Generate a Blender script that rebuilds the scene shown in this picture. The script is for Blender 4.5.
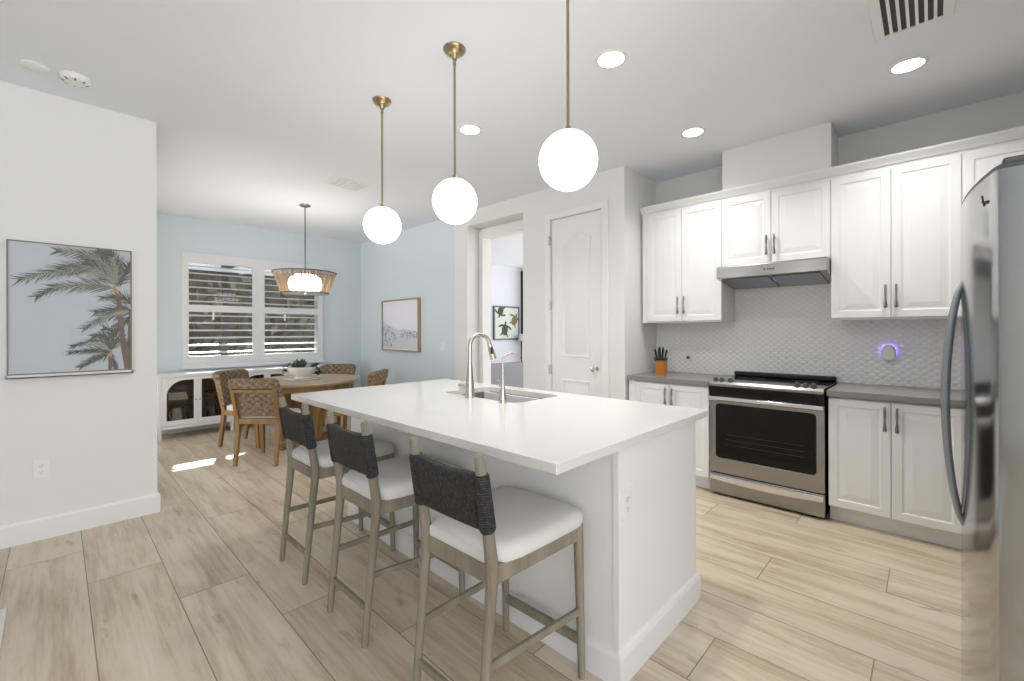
import bpy, bmesh, math, random
from mathutils import Vector, Matrix

sc = bpy.context.scene
for o in list(bpy.data.objects):
    bpy.data.objects.remove(o)
random.seed(7)
R = math.radians


def lin(r, g, b):
    f = lambda c: (c / 255 / 12.92) if c / 255 <= .04045 else ((c / 255 + .055) / 1.055) ** 2.4
    return (f(r), f(g), f(b), 1.0)


# ------------------------------------------------------------------ camera
FPX, YAW, ROLL, CY, HCAM = 437.03, R(46.177), R(-.1502), 331.333, 1.3286
fw = Vector((math.sin(YAW), math.cos(YAW), 0))
rt = Vector((math.cos(YAW), -math.sin(YAW), 0))
upv = Vector((0, 0, 1))
cr = rt * math.cos(ROLL) + upv * math.sin(ROLL)
cu = -rt * math.sin(ROLL) + upv * math.cos(ROLL)
cam = bpy.data.cameras.new('camera')
cam.sensor_width = 36
cam.lens = FPX * 36 / 1024
cam.shift_y = (CY - 340.5) / 1024
cam.clip_start = .02
co = bpy.data.objects.new('camera', cam)
m3 = Matrix((cr, cu, -fw)).transposed()
co.matrix_world = Matrix.Translation((0, 0, HCAM)) @ m3.to_4x4()
sc.collection.objects.link(co)
sc.camera = co

# ------------------------------------------------------------------ light
sc.view_settings.view_transform = 'Standard'
sc.view_settings.look = 'None'
sc.view_settings.gamma = 1
sc.view_settings.use_curve_mapping = False
sc.view_settings.exposure = 0.60
w = bpy.data.worlds.new('sky')
sc.world = w
w.use_nodes = True
bg = w.node_tree.nodes['Background']
bg.inputs[0].default_value = (.97, .98, 1.0, 1)
bg.inputs[1].default_value = 1.0
_n, _l = w.node_tree.nodes, w.node_tree.links
_tc = _n.new('ShaderNodeTexCoord')
_sx = _n.new('ShaderNodeSeparateXYZ')
_l.new(_tc.outputs['Generated'], _sx.inputs[0])
_mr = _n.new('ShaderNodeMapRange')               # sunlit ground below the horizon, softer sky above
_mr.inputs[1].default_value, _mr.inputs[2].default_value = -.25, .05
_mr.inputs[3].default_value, _mr.inputs[4].default_value = 3.0, 1.9
_l.new(_sx.outputs[2], _mr.inputs[0])
_l.new(_mr.outputs[0], bg.inputs[1])
sun = bpy.data.lights.new('sun', 'SUN')
sun.energy = 7.0
sun.angle = R(.8)
sun.color = (1, .95, .86)
so = bpy.data.objects.new('sun', sun)
so.rotation_euler = Vector((-.24, -1, -.61)).to_track_quat('-Z', 'Y').to_euler()
sc.collection.objects.link(so)
CAN_POWER = 5.5
GLOBE_EMIT = 4.5

# ------------------------------------------------------------------ shape helpers
H = 2.88
XW, YL, YB, YP, XK = 3.69, 4.135, 7.21, 2.075, 4.352


def BM():
    return bmesh.new()


def box(bm, x0, x1, y0, y1, z0, z1):
    v = [bm.verts.new((x, y, z)) for z in (z0, z1) for y in (y0, y1) for x in (x0, x1)]
    for q in ((0, 1, 3, 2), (4, 6, 7, 5), (0, 4, 5, 1), (2, 3, 7, 6), (0, 2, 6, 4), (1, 5, 7, 3)):
        bm.faces.new([v[i] for i in q])


def loft(bm, loops, cap0=True, cap1=True):
    L = [[bm.verts.new(p) for p in lp] for lp in loops]
    n = len(L[0])
    for a, b in zip(L, L[1:]):
        for i in range(n):
            bm.faces.new((a[i], a[(i + 1) % n], b[(i + 1) % n], b[i]))
    if cap0:
        bm.faces.new(list(reversed(L[0])))
    if cap1:
        bm.faces.new(L[-1])


def lathe(bm, prof, c=(0, 0, 0), n=32, cap0=True, cap1=True):
    loft(bm, [[(c[0] + r * math.cos(2 * math.pi * i / n), c[1] + r * math.sin(2 * math.pi * i / n), c[2] + z)
               for i in range(n)] for r, z in prof], cap0, cap1)


def tube(bm, pts, rad, n=12, caps=True, sy=1.0, ref=None):
    pts = [Vector(p) for p in pts]
    rr = rad if isinstance(rad, (list, tuple)) else [rad] * len(pts)
    t0 = (pts[1] - pts[0]).normalized()
    a = Vector(ref) if ref else (Vector((0, 0, 1)) if abs(t0.z) < .9 else Vector((1, 0, 0)))
    u = (a - t0 * a.dot(t0)).normalized()
    loops = []
    for i, p in enumerate(pts):
        t = ((pts[min(i + 1, len(pts) - 1)] - p).normalized() + (p - pts[max(i - 1, 0)]).normalized())
        t = t.normalized()
        u = (u - t * u.dot(t)).normalized()
        v = t.cross(u)
        loops.append([p + (u * math.cos(2 * math.pi * k / n) + v * math.sin(2 * math.pi * k / n) * sy) * rr[i]
                      for k in range(n)])
    loft(bm, loops, caps, caps)


def bar(bm, a, b, wu, wv, wu2=None, wv2=None, ref=(0, 0, 1)):
    """square tapered bar from a to b"""
    a, b = Vector(a), Vector(b)
    t = (b - a).normalized()
    r = Vector(ref)
    if abs(t.dot(r)) > .95:
        r = Vector((1, 0, 0))
    u = (r - t * r.dot(t)).normalized()
    v = t.cross(u)
    wu2 = wu if wu2 is None else wu2
    wv2 = wv if wv2 is None else wv2
    lp = lambda p, x, y: [p + u * x / 2 + v * y / 2, p - u * x / 2 + v * y / 2, p - u * x / 2 - v * y / 2, p + u * x / 2 - v * y / 2]
    loft(bm, [lp(a, wu, wv), lp(b, wu2, wv2)])


def prism(bm, poly, axis, a, b):
    f = {'x': lambda p, t: (t, p[0], p[1]), 'y': lambda p, t: (p[0], t, p[1]), 'z': lambda p, t: (p[0], p[1], t)}[axis]
    loft(bm, [[f(p, a) for p in poly], [f(p, b) for p in poly]])


def rrect(x0, x1, y0, y1, r, n=6):
    out = []
    for cx, cy, a0 in ((x1 - r, y1 - r, 0), (x0 + r, y1 - r, 90), (x0 + r, y0 + r, 180), (x1 - r, y0 + r, 270)):
        for k in range(n + 1):
            a = R(a0 + 90 * k / n)
            out.append((cx + r * math.cos(a), cy + r * math.sin(a)))
    return out


def plate(bm, outer, holes, to, t):
    """flat plate with holes: 2D loops, thickness t, to(u, v, d) -> point"""
    tb = bmesh.new()
    for lp in [outer] + list(holes):
        vs = [tb.verts.new((p[0], p[1], 0)) for p in lp]
        for i in range(len(vs)):
            tb.edges.new((vs[i], vs[(i + 1) % len(vs)]))
    bmesh.ops.triangle_fill(tb, use_beauty=True, use_dissolve=False, edges=tb.edges[:])
    r = bmesh.ops.extrude_face_region(tb, geom=tb.faces[:])
    for g in r['geom']:
        if isinstance(g, bmesh.types.BMVert):
            g.co.z += t
    mp = {v: bm.verts.new(to(v.co.x, v.co.y, v.co.z)) for v in tb.verts}
    for f in tb.faces:
        bm.faces.new([mp[v] for v in f.verts])
    tb.free()


def rect(u0, u1, v0, v1):
    return [(u0, v0), (u1, v0), (u1, v1), (u0, v1)]


def rings(bm, outline, prof, to, cap0=True):
    """outline(inset) -> 2D loop; prof = [(inset, d), ...]"""
    loft(bm, [[to(u, v, d) for u, v in outline(i)] for i, d in prof], cap0, True)


def rect_outline(u0, u1, v0, v1):
    return lambda i: rect(u0 + i, u1 - i, v0 + i, v1 - i)


def arch_outline(u0, u1, v0, v1, rise, n=14):
    def f(i):
        a, b, c, d = u0 + i, u1 - i, v0 + i, v1 - i
        out = [(a, c), (b, c)]
        for k in range(n + 1):
            s = k / n
            x = b + (a - b) * s
            q = min(1, max(0, (math.cos((s - .5) * 2 * math.pi) + 1) / 2))
            out.append((x, d - rise + rise * q ** .8))
        return out
    return f


toX = lambda X: (lambda u, v, d: (X - d, u, v))        # wall facing -X : u = Y, v = Z
toY = lambda Y: (lambda u, v, d: (u, Y - d, v))        # wall facing -Y : u = X, v = Z
toZ = lambda Z: (lambda u, v, d: (u, v, Z - d))        # hanging below a ceiling / slab going down

# ------------------------------------------------------------------ object helpers
COL = sc.collection


def thing(name, label, cat, loc=(0, 0, 0), group=None):
    o = bpy.data.objects.new(name, None)
    o.empty_display_size = .1
    COL.objects.link(o)
    o.location = loc
    o['label'] = label
    o['category'] = cat
    if group:
        o['group'] = group
    return o


def root_of(o):
    while o.parent:
        o = o.parent
    return o


def obj(name, bm, m, parent=None, smooth=None, bevel=0, seg=2, sub=0):
    bmesh.ops.recalc_face_normals(bm, faces=bm.faces[:])
    me = bpy.data.meshes.new(name)
    bm.to_mesh(me)
    bm.free()
    o = bpy.data.objects.new(name, me)
    COL.objects.link(o)
    me.materials.append(m)
    if parent:
        o.parent = parent
        me.transform(Matrix.Translation(-root_of(parent).location))
    if bevel:
        b = o.modifiers.new('edge', 'BEVEL')
        b.width = bevel
        b.segments = seg
        b.limit_method = 'ANGLE'
        b.angle_limit = R(35)
        b.harden_normals = True
        smooth = 40 if smooth is None else smooth
    if sub:
        s = o.modifiers.new('sub', 'SUBSURF')
        s.levels = sub
        s.render_levels = sub
        smooth = 180 if smooth is None else smooth
    if smooth:
        for p in me.polygons:
            p.use_smooth = True
        if smooth < 180:
            me.set_sharp_from_angle(angle=R(smooth))
    return o


def tag(o, label, cat, group=None):
    o['label'] = label
    o['category'] = cat
    if group:
        o['group'] = group
    return o


def struct(name, bm, m, **k):
    o = obj(name, bm, m, **k)
    if not k.get('parent'):
        o['kind'] = 'structure'
    return o


def dup(root, loc, rotz=0, label=None):
    r = root.copy()
    COL.objects.link(r)
    r.location = loc
    r.rotation_euler = (0, 0, rotz)
    if label:
        r['label'] = label
    for ch in list(root.children):
        c = ch.copy()
        COL.objects.link(c)
        c.parent = r
        for g in ch.children:
            d = g.copy()
            COL.objects.link(d)
            d.parent = c
    return r


# ------------------------------------------------------------------ materials
class NT:
    def __init__(s, name):
        s.m = bpy.data.materials.new(name)
        s.m.use_nodes = True
        s.t = s.m.node_tree
        s.b = s.t.nodes['Principled BSDF']

    def n(s, typ, ins=None, **props):
        nd = s.t.nodes.new(typ)
        for k, v in props.items():
            setattr(nd, k, v)
        for k, v in (ins or {}).items():
            s.set(nd.inputs[k], v)
        return nd

    def set(s, inp, v):
        if isinstance(v, bpy.types.NodeSocket):
            s.t.links.new(v, inp)
        else:
            inp.default_value = v

    def math(s, op, a, b=0.0, c=0.0):
        return s.n('ShaderNodeMath', {0: a, 1: b, 2: c}, operation=op).outputs[0]

    def mix(s, f, a, b):
        nd = s.n('ShaderNodeMix', data_type='RGBA')
        s.set(nd.inputs[0], f)
        s.set(nd.inputs[6], a)
        s.set(nd.inputs[7], b)
        return nd.outputs[2]

    def bump(s, h, strength, dist=.01):
        nd = s.n('ShaderNodeBump', {'Height': h, 'Strength': strength, 'Distance': dist})
        s.set(s.b.inputs['Normal'], nd.outputs[0])

    def coord(s, scale=(1, 1, 1)):
        c = s.n('ShaderNodeTexCoord').outputs['Object']
        return s.n('ShaderNodeMapping', {'Vector': c, 'Scale': scale}).outputs[0]

    def noise(s, vec, scale, detail=3, rough=.55):
        return s.n('ShaderNodeTexNoise', {'Vector': vec, 'Scale': scale, 'Detail': detail, 'Roughness': rough}).outputs[0]

    def ramp(s, f, stops):
        r = s.n('ShaderNodeValToRGB', {0: f})
        e = r.color_ramp.elements
        while len(e) < len(stops):
            e.new(.5)
        for el, (p, c) in zip(e, stops):
            el.position = p
            el.color = c
        return r.outputs[0]


def mat(name, col, rough=.5, metal=0, nscale=0, namp=.06, bumpn=0, spec=.5, coat=0, stretch=(1, 1, 1), emit=0):
    t = NT(name)
    b = t.b
    b.inputs['Roughness'].default_value = rough
    b.inputs['Metallic'].default_value = metal
    b.inputs['Specular IOR Level'].default_value = spec
    b.inputs['Coat Weight'].default_value = coat
    ns = nscale or 6
    f = t.noise(t.coord(stretch), ns, 4)
    a = tuple(max(0, c * (1 - namp)) for c in col[:3]) + (1,)
    z = tuple(min(1, c * (1 + namp)) for c in col[:3]) + (1,)
    t.set(b.inputs['Base Color'], t.mix(f, a, z))
    if bumpn:
        t.bump(f, bumpn, .002)
    if emit:
        b.inputs['Emission Color'].default_value = col
        b.inputs['Emission Strength'].default_value = emit
    return t.m


def wood(name, c1, c2, rough=.55, scale=14, stretch=(1, 1, .06)):
    t = NT(name)
    v = t.coord(stretch)
    a = t.noise(v, scale, 5, .6)
    b2 = t.noise(t.coord(tuple(q * 4 for q in stretch)), scale * 2.2, 3)
    f = t.math('ADD', t.math('MULTIPLY', a, .75), t.math('MULTIPLY', b2, .25))
    t.set(t.b.inputs['Base Color'], t.ramp(f, [(.33, c1), (.66, c2)]))
    t.b.inputs['Roughness'].default_value = rough
    t.bump(f, .15, .002)
    return t.m


M = {}
M['wall'] = mat('warm_white_paint', lin(230, 231, 229), .75, namp=.008, nscale=3, spec=.2)
M['ceil'] = mat('ceiling_paint', lin(236, 240, 247), .85, namp=.008, nscale=2, spec=.1)
M['blue'] = mat('pale_blue_paint', lin(215, 226, 231), .75, namp=.01, nscale=3, spec=.2)
M['lav'] = mat('lavender_paint', lin(212, 213, 222), .75, namp=.01, nscale=3, spec=.2)
M['trim'] = mat('white_trim_paint', lin(234, 235, 235), .35, namp=.006, nscale=4)
M['cab'] = mat('white_cabinet_lacquer', lin(236, 237, 237), .32, namp=.006, nscale=4)
M['shutter'] = mat('shutter_white', lin(230, 232, 234), .4, namp=.006)
M['quartz'] = mat('white_quartz', lin(224, 222, 218), .12, namp=.015, nscale=7)
M['greytop'] = mat('grey_quartz', lin(134, 132, 130), .22, namp=.12, nscale=60)
M['steel'] = mat('brushed_steel', (.35, .345, .335, 1), .27, 1, nscale=90, namp=.05, stretch=(1, .05, 1))
M['steelx'] = mat('satin_steel_side', (.33, .35, .38, 1), .38, 1, nscale=60, namp=.03, stretch=(1, 1, .03))
M['mirrorsteel'] = mat('polished_steel_door', (.40, .41, .42, 1), .13, 1, nscale=60, namp=.03, stretch=(1, 1, .03))
M['chrome'] = mat('bright_chrome', (.78, .78, .8, 1), .15, 1, namp=.01)
M['pull'] = mat('satin_pewter', (.30, .295, .29, 1), .2, 1, namp=.02)
M['nickel'] = mat('brushed_nickel', (.62, .58, .53, 1), .25, 1, namp=.02)
M['brass'] = mat('aged_brass', lin(168, 150, 118), .3, 1, namp=.04)
M['blackglass'] = mat('black_glass', (.005, .005, .006, 1), .06, 0, namp=0, spec=.3)
M['black'] = mat('black_enamel', (.012, .012, .013, 1), .3, namp=0)
M['darkgrey'] = mat('dark_grey_plastic', lin(86, 88, 90), .5, namp=.03)
M['plastic'] = mat('white_plastic', lin(235, 235, 233), .35, namp=.004)
M['outslot'] = mat('outlet_slot', lin(128, 128, 126), .6, namp=0)
M['slot'] = mat('dark_slot', lin(60, 60, 60), .6, namp=0)
M['stoolwood'] = wood('weathered_grey_oak', lin(116, 109, 95), lin(152, 145, 129), .6, 16)
M['chairwood'] = wood('honey_brown_oak', lin(118, 86, 48), lin(160, 124, 76), .5, 14)
M['tablewood'] = wood('pale_brown_oak', lin(164, 142, 114), lin(192, 172, 146), .38, 10, (1, .08, 1))
M['linen'] = mat('white_linen', lin(216, 215, 213), .85, namp=.03, nscale=150, bumpn=.15, spec=.2)
M['rug'] = mat('cream_rug_pile', lin(226, 224, 218), .95, namp=.08, nscale=120, bumpn=.6, spec=.1)
M['ceramic'] = mat('matte_white_ceramic', lin(214, 212, 206), .6, namp=.05, nscale=20)
M['glassware'] = mat('dark_glassware', lin(70, 78, 78), .15, namp=.1)
M['book'] = mat('pale_book_cloth', lin(214, 206, 188), .7, namp=.08, nscale=20)
M['shelfwood'] = mat('cabinet_interior_brown', lin(132, 112, 90), .6, namp=.1)
M['succulent'] = mat('succulent_green', lin(74, 96, 84), .5, namp=.35, nscale=14)
M['ivy'] = mat('dark_trailing_green', lin(50, 62, 48), .5, namp=.3, nscale=14)
M['sofa'] = mat('blue_grey_upholstery', lin(134, 136, 143), .9, namp=.05, nscale=60, bumpn=.3)
M['knifewood'] = mat('amber_knife_block', lin(184, 118, 44), .25, namp=.2, nscale=10)
M['hedge'] = mat('hedge_leaves', lin(98, 95, 84), .9, namp=.4, nscale=5, spec=.1)
M['patio'] = mat('patio_stone', lin(190, 182, 172), .8, namp=.06, nscale=8)
M['bronze'] = mat('bronze_aluminium', lin(62, 58, 54), .5, namp=.04)
M['lens'] = mat('lit_lens', (1, .98, .94, 1), .4, namp=0, emit=9)
M['globe'] = mat('opal_glass_lit', (1, .985, .965, 1), .3, namp=0, emit=GLOBE_EMIT)
M['drum'] = mat('lit_inner_diffuser', (1, .95, .88, 1), .5, namp=0, emit=9.0)
M['nightglow'] = mat('violet_night_lamp', (.35, .22, 1, 1), .4, namp=0, emit=6)
M['frametan'] = mat('champagne_frame', lin(170, 152, 122), .45, namp=.05)
M['framegrey'] = mat('silver_grey_frame', lin(112, 106, 100), .4, .3, namp=.05)
M['framewhite'] = mat('white_frame_edge', lin(228, 226, 222), .5, namp=.01)
M['frameblue'] = mat('slate_frame', lin(86, 92, 102), .5, namp=.03)
M['printsky'] = mat('print_sky_grey', lin(190, 195, 203), .6, namp=.015, nscale=2)
M['printfrond'] = mat('print_frond', lin(100, 103, 93), .7, namp=.3, nscale=14)
M['printfrond2'] = mat('print_frond_pale', lin(158, 160, 150), .7, namp=.2, nscale=14)
M['printtrunk'] = mat('print_trunk', lin(126, 110, 100), .7, namp=.25, nscale=40)
M['printbrown'] = mat('print_boots', lin(186, 148, 126), .7, namp=.2, nscale=40)
M['printbeach'] = mat('print_pale_sky', lin(236, 236, 244), .6, namp=.01)
M['printdune'] = mat('print_grass', lin(128, 130, 136), .7, namp=.5, nscale=30)
M['printdune2'] = mat('print_sand', lin(214, 215, 222), .7, namp=.12, nscale=30)
M['printpond'] = mat('print_pond', lin(196, 204, 196), .6, namp=.06, nscale=6)
M['printturtle'] = mat('print_turtle', lin(62, 64, 56), .7, namp=.5, nscale=40)
M['printturtle2'] = mat('print_turtle_shell', lin(120, 106, 72), .7, namp=.4, nscale=60)


def floor_mat():
    t = NT('wood_look_tile')
    P, L = .3107, 1.524
    sep = t.n('ShaderNodeSeparateXYZ', {0: t.n('ShaderNodeTexCoord').outputs['Object']})
    x, y = sep.outputs[0], sep.outputs[1]
    xs = t.math('DIVIDE', t.math('SUBTRACT', x, .11), P)
    col = t.math('FLOOR', xs)
    ys = t.math('DIVIDE', t.math('ADD', t.math('SUBTRACT', y, .677), t.math('MULTIPLY', t.math('SUBTRACT', col, 5.0), .508)), L)
    row = t.math('FLOOR', ys)
    fx, fy = t.math('FRACT', xs), t.math('FRACT', ys)
    ex = t.math('MULTIPLY', t.math('MINIMUM', fx, t.math('SUBTRACT', 1.0, fx)), P)
    ey = t.math('MULTIPLY', t.math('MINIMUM', fy, t.math('SUBTRACT', 1.0, fy)), L)
    e = t.math('MINIMUM', ex, ey)
    grout = t.math('LESS_THAN', e, .0022)
    cid = t.n('ShaderNodeCombineXYZ', {0: col, 1: row, 2: 3.7})
    wn = t.n('ShaderNodeTexWhiteNoise', {'Vector': cid.outputs[0]}, noise_dimensions='3D')
    rnd = wn.outputs[0]
    # wood grain along Y, shifted per plank
    gx = t.math('ADD', x, t.math('MULTIPLY', rnd, 31.0))
    gy = t.math('ADD', t.math('MULTIPLY', y, .11), t.math('MULTIPLY', rnd, 17.0))
    gv = t.n('ShaderNodeCombineXYZ', {0: gx, 1: gy, 2: 0.0}).outputs[0]
    big = t.noise(gv, 7.5, 4, .6)
    fine = t.noise(t.n('ShaderNodeCombineXYZ', {0: t.math('MULTIPLY', gx, 5.0), 1: t.math('MULTIPLY', gy, 3.0), 2: 1.0}).outputs[0], 9, 4, .65)
    blotch = t.noise(t.n('ShaderNodeCombineXYZ', {0: gx, 1: t.math('MULTIPLY', gy, 4.0), 2: 5.0}).outputs[0], 4.5, 2)
    f = t.math('ADD', t.math('ADD', t.math('MULTIPLY', big, .58), t.math('MULTIPLY', fine, .32)), t.math('MULTIPLY', blotch, .10))
    c = t.ramp(f, [(.30, lin(146, 128, 104)), (.42, lin(190, 174, 149)), (.52, lin(213, 200, 179)), (.68, lin(225, 216, 200))])
    kn = t.noise(t.n('ShaderNodeCombineXYZ', {0: t.math('MULTIPLY', gx, 2.0), 1: t.math('MULTIPLY', gy, 5.0), 2: 9.0}).outputs[0], 7.0, 3, .6)
    c = t.mix(t.ramp(kn, [(.62, (0, 0, 0, 1)), (.74, (.55, .55, .55, 1))]), c, lin(128, 110, 88))
    tint = t.mix(rnd, lin(243, 240, 236), lin(255, 255, 255))
    mul = t.n('ShaderNodeMix', data_type='RGBA', blend_type='MULTIPLY')
    t.set(mul.inputs[0], 1.0)
    t.set(mul.inputs[6], c)
    t.set(mul.inputs[7], tint)
    t.set(t.b.inputs['Base Color'], t.mix(grout, mul.outputs[2], lin(128, 116, 100)))
    t.set(t.b.inputs['Roughness'], t.math('ADD', .28, t.math('MULTIPLY', big, .12)))
    hgt = t.math('SUBTRACT', t.math('MULTIPLY', fine, .12), grout)
    t.bump(hgt, .18, .002)
    return t.m


def tile_mat():
    t = NT('pearl_wave_tile')
    sep = t.n('ShaderNodeSeparateXYZ', {0: t.n('ShaderNodeTexCoord').outputs['Object']})
    a = t.math('COSINE', t.math('MULTIPLY', sep.outputs[1], 2 * math.pi / .060))
    b = t.math('COSINE', t.math('MULTIPLY', sep.outputs[2], 2 * math.pi / .048))
    f = t.math('ABSOLUTE', t.math('ADD', a, b))
    hh = t.math('POWER', f, .55)
    g = t.math('LESS_THAN', f, .10)
    t.set(t.b.inputs['Base Color'], t.mix(g, lin(244, 245, 247), lin(226, 228, 231)))
    t.b.inputs['Roughness'].default_value = .14
    t.bump(hh, .7, .004)
    return t.m


def weave_mat():
    t = NT('woven_seagrass')
    v = t.coord((1, 1, 1))
    sep = t.n('ShaderNodeSeparateXYZ', {0: v})
    yy = t.math('MULTIPLY', sep.outputs[1], 2 * math.pi / .085)
    zz = t.math('MULTIPLY', sep.outputs[2], 2 * math.pi / .062)
    f = t.math('MULTIPLY', t.math('SINE', yy), t.math('SINE', zz))
    n = t.noise(v, 40, 3)
    ff = t.math('ADD', t.math('MULTIPLY', f, .13), n)
    t.set(t.b.inputs['Base Color'], t.ramp(ff, [(.25, lin(76, 60, 44)), (.5, lin(122, 102, 80)), (.75, lin(156, 134, 108))]))
    t.b.inputs['Roughness'].default_value = .75
    t.bump(ff, .7, .008)
    return t.m


def rope_mat(name, axis):
    t = NT(name)
    v = t.coord((1, 1, 1))
    sep = t.n('ShaderNodeSeparateXYZ', {0: v})
    s = t.math('SINE', t.math('ADD', t.math('MULTIPLY', sep.outputs[axis], 2 * math.pi / .008), t.math('MULTIPLY', t.noise(v, 30), 5.0)))
    n = t.noise(v, 90, 3)
    ff = t.math('ADD', t.math('MULTIPLY', s, .25), n)
    t.set(t.b.inputs['Base Color'], t.ramp(ff, [(.3, lin(24, 24, 26)), (.6, lin(42, 42, 44)), (.95, lin(84, 84, 86))]))
    t.b.inputs['Roughness'].default_value = .8
    t.bump(ff, .6, .004)
    return t.m


def strand_mat():
    t = NT('string_shade')
    sep = t.n('ShaderNodeSeparateXYZ', {0: t.n('ShaderNodeTexCoord').outputs['Object']})
    ang = t.math('ARCTAN2', sep.outputs[1], sep.outputs[0])
    v = t.n('ShaderNodeCombineXYZ', {0: t.math('MULTIPLY', ang, 9.0), 1: 0.0, 2: 0.0}).outputs[0]
    n = t.noise(v, .8, 3, .75)
    fine = t.noise(v, 2.2, 2)
    t.set(t.b.inputs['Base Color'], t.ramp(n, [(.34, lin(70, 48, 28)), (.5, lin(128, 104, 76)), (.66, lin(146, 142, 134))]))
    t.b.inputs['Roughness'].default_value = .6
    t.b.inputs['Transmission Weight'].default_value = 0
    tr = t.n('ShaderNodeBsdfTransparent')
    tl = t.n('ShaderNodeBsdfTranslucent', {0: lin(150, 126, 98)})
    m1 = t.n('ShaderNodeMixShader', {0: .12, 1: t.b.outputs[0], 2: tl.outputs[0]})
    gap = t.math('MULTIPLY', t.math('LESS_THAN', fine, .50), .5)
    m2 = t.n('ShaderNodeMixShader', {0: gap, 1: m1.outputs[0], 2: tr.outputs[0]})
    out = t.t.nodes['Material Output']
    t.t.links.new(m2.outputs[0], out.inputs[0])
    return t.m


def glass_mat(name, tintc, spec=.6):
    t = NT(name)
    tr = t.n('ShaderNodeBsdfTransparent', {0: tintc})
    gl = t.n('ShaderNodeBsdfGlossy', {'Roughness': .03})
    fr = t.n('ShaderNodeFresnel', {'IOR': 1.45})
    mx = t.n('ShaderNodeMixShader', {0: fr.outputs[0], 1: tr.outputs[0], 2: gl.outputs[0]})
    t.t.links.new(mx.outputs[0], t.t.nodes['Material Output'].inputs[0])
    return t.m


M['floor'] = floor_mat()
M['tile'] = tile_mat()
M['weave'] = weave_mat()
M['ropev'] = rope_mat('charcoal_rope_panel', 1)
M['ropeh'] = rope_mat('charcoal_rope_wrap', 2)
M['strand'] = strand_mat()
M['glass'] = glass_mat('clear_pane', (.96, .98, .98, 1))
M['smoke'] = glass_mat('console_pane', (.88, .88, .86, 1))

# ------------------------------------------------------------------ room shell
b = BM(); box(b, -4, 9.4, -4, 7.35, -.12, 0); struct('floor', b, M['floor'])
b = BM(); box(b, -4, 4.5, -4, 7.35, H, H + .12); struct('ceiling', b, M['ceil'])
# left wall and the dining side of it
b = BM(); box(b, -4, .514, YL, YL + .14, 0, H); plate(b, rect(YL + .14, YB, 0, H), [rect(4.36, 6.95, .14, 2.66)], toX(.514), .14)
struct('wall_left', b, M['wall'])
b = BM()
prism(b, [(YL, 0), (YL - .016, 0), (YL - .016, .125), (YL - .011, .138), (YL, .14)], 'x', -4, .514)
prism(b, [(.514, 0), (.53, 0), (.53, .125), (.525, .138), (.514, .14)], 'y', YL - .016, YB)
struct('baseboard_left', b, M['trim'])
b = BM(); box(b, -4.14, -4, -2.6, YL, 0, H); struct('wall_light_block', b, M['wall'])  # unseen wall, added to block sky light and to reflect in the fridge
# dining back wall with the window hole
WX0, WX1, WZ0, WZ1 = 1.19, 2.99, .90, 2.37
b = BM(); plate(b, rect(.374, XW + .3, 0, H), [rect(WX0, WX1, WZ0, WZ1)], toY(YB + .14), .14)
struct('wall_back', b, M['blue'])
b = BM(); box(b, .53, XW, YB - .016, YB, 0, .14); struct('baseboard_back', b, M['trim'])
# right wall: blue dining part, white part, recess with a cased opening, pantry part
RY0, RY1, XD = 3.365, 4.345, 3.91
b = BM(); box(b, XW, XW + .14, 4.597, YB, 0, H); struct('wall_right', b, M['blue'])
b = BM()
box(b, XW, XD, RY1, 4.597, 0, H)
box(b, XW, XD, RY0, RY1, 2.69, H)
plate(b, [(RY0 - .02, 0), (3.44, 0), (3.44, 2.555), (4.262, 2.555), (4.262, 0), (4.597, 0), (4.597, H), (RY0 - .02, H)], [], toX(XD + .12), .12)
struct('wall_recess', b, M['wall'])
b = BM()
plate(b, [(3.345, 0), (3.44, 0), (3.44, 2.555), (4.262, 2.555), (4.262, 0), (4.343, 0), (4.343, 2.668), (3.345, 2.668)], [], toX(XD), .022)
struct('trim_1', b, M['trim'], bevel=.004)
DY0, DY1, DZ = 2.319, 2.955, 2.522
b = BM()
plate(b, [(YP, 0), (DY0 - .004, 0), (DY0 - .004, DZ + .004), (DY1 + .004, DZ + .004), (DY1 + .004, 0), (RY0, 0), (RY0, H), (YP, H)], [], toX(XD), XD - XW)
box(b, XD, XD + .1, YP + .121, RY0, 0, H)
struct('wall_pantry', b, M['wall'])
b = BM()
o_ = [(DY0 - .075, 0), (DY0 - .003, 0), (DY0 - .003, DZ + .003), (DY1 + .003, DZ + .003), (DY1 + .003, 0), (DY1 + .075, 0), (DY1 + .075, DZ + .075), (DY0 - .075, DZ + .075)]
plate(b, o_, [], toX(XW), .02)
struct('trim_2', b, M['trim'], bevel=.005)
b = BM()
box(b, XW - .016, XW, 4.345, YB, 0, .14)
box(b, XW - .016, XW, DY1 + .075, RY0, 0, .14)
box(b, XW - .016, XW, YP, DY0 - .075, 0, .14)
box(b, XW, XD, RY1 - .016, RY1, 0, .14)
struct('baseboard_right', b, M['trim'])
# kitchen walls
b = BM(); box(b, XD, XK + .14, YP, YP + .12, 0, H); struct('wall_side', b, M['wall'])
b = BM(); box(b, XK, XK + .14, -1.1, YP, 0, H); struct('wall_kitchen', b, M['wall'])
b = BM(); box(b, 1.45, XK, -1.1, -.96, 0, H); struct('wall_front', b, M['wall'])
b = BM(); box(b, 3.99, XK, .536, 1.303, 2.535, H); struct('wall_chase', b, M['wall'])
b = BM(); box(b, XK - .009, XK, -.96, YP, .90, 1.44); box(b, XK - .009, XK, .5405, 1.3095, 1.44, 1.88)
struct('wall_backsplash', b, M['tile'])
# far room through the opening
b = BM(); box(b, XD + .02, 9.4, 6.55, 6.67, 0, 2.72); struct('wall_far', b, M['lav'])
b = BM()
box(b, XD + .12, 9.4, 2.3, 6.67, 2.72, 2.8)
struct('ceiling_far', b, M['ceil'])

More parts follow.
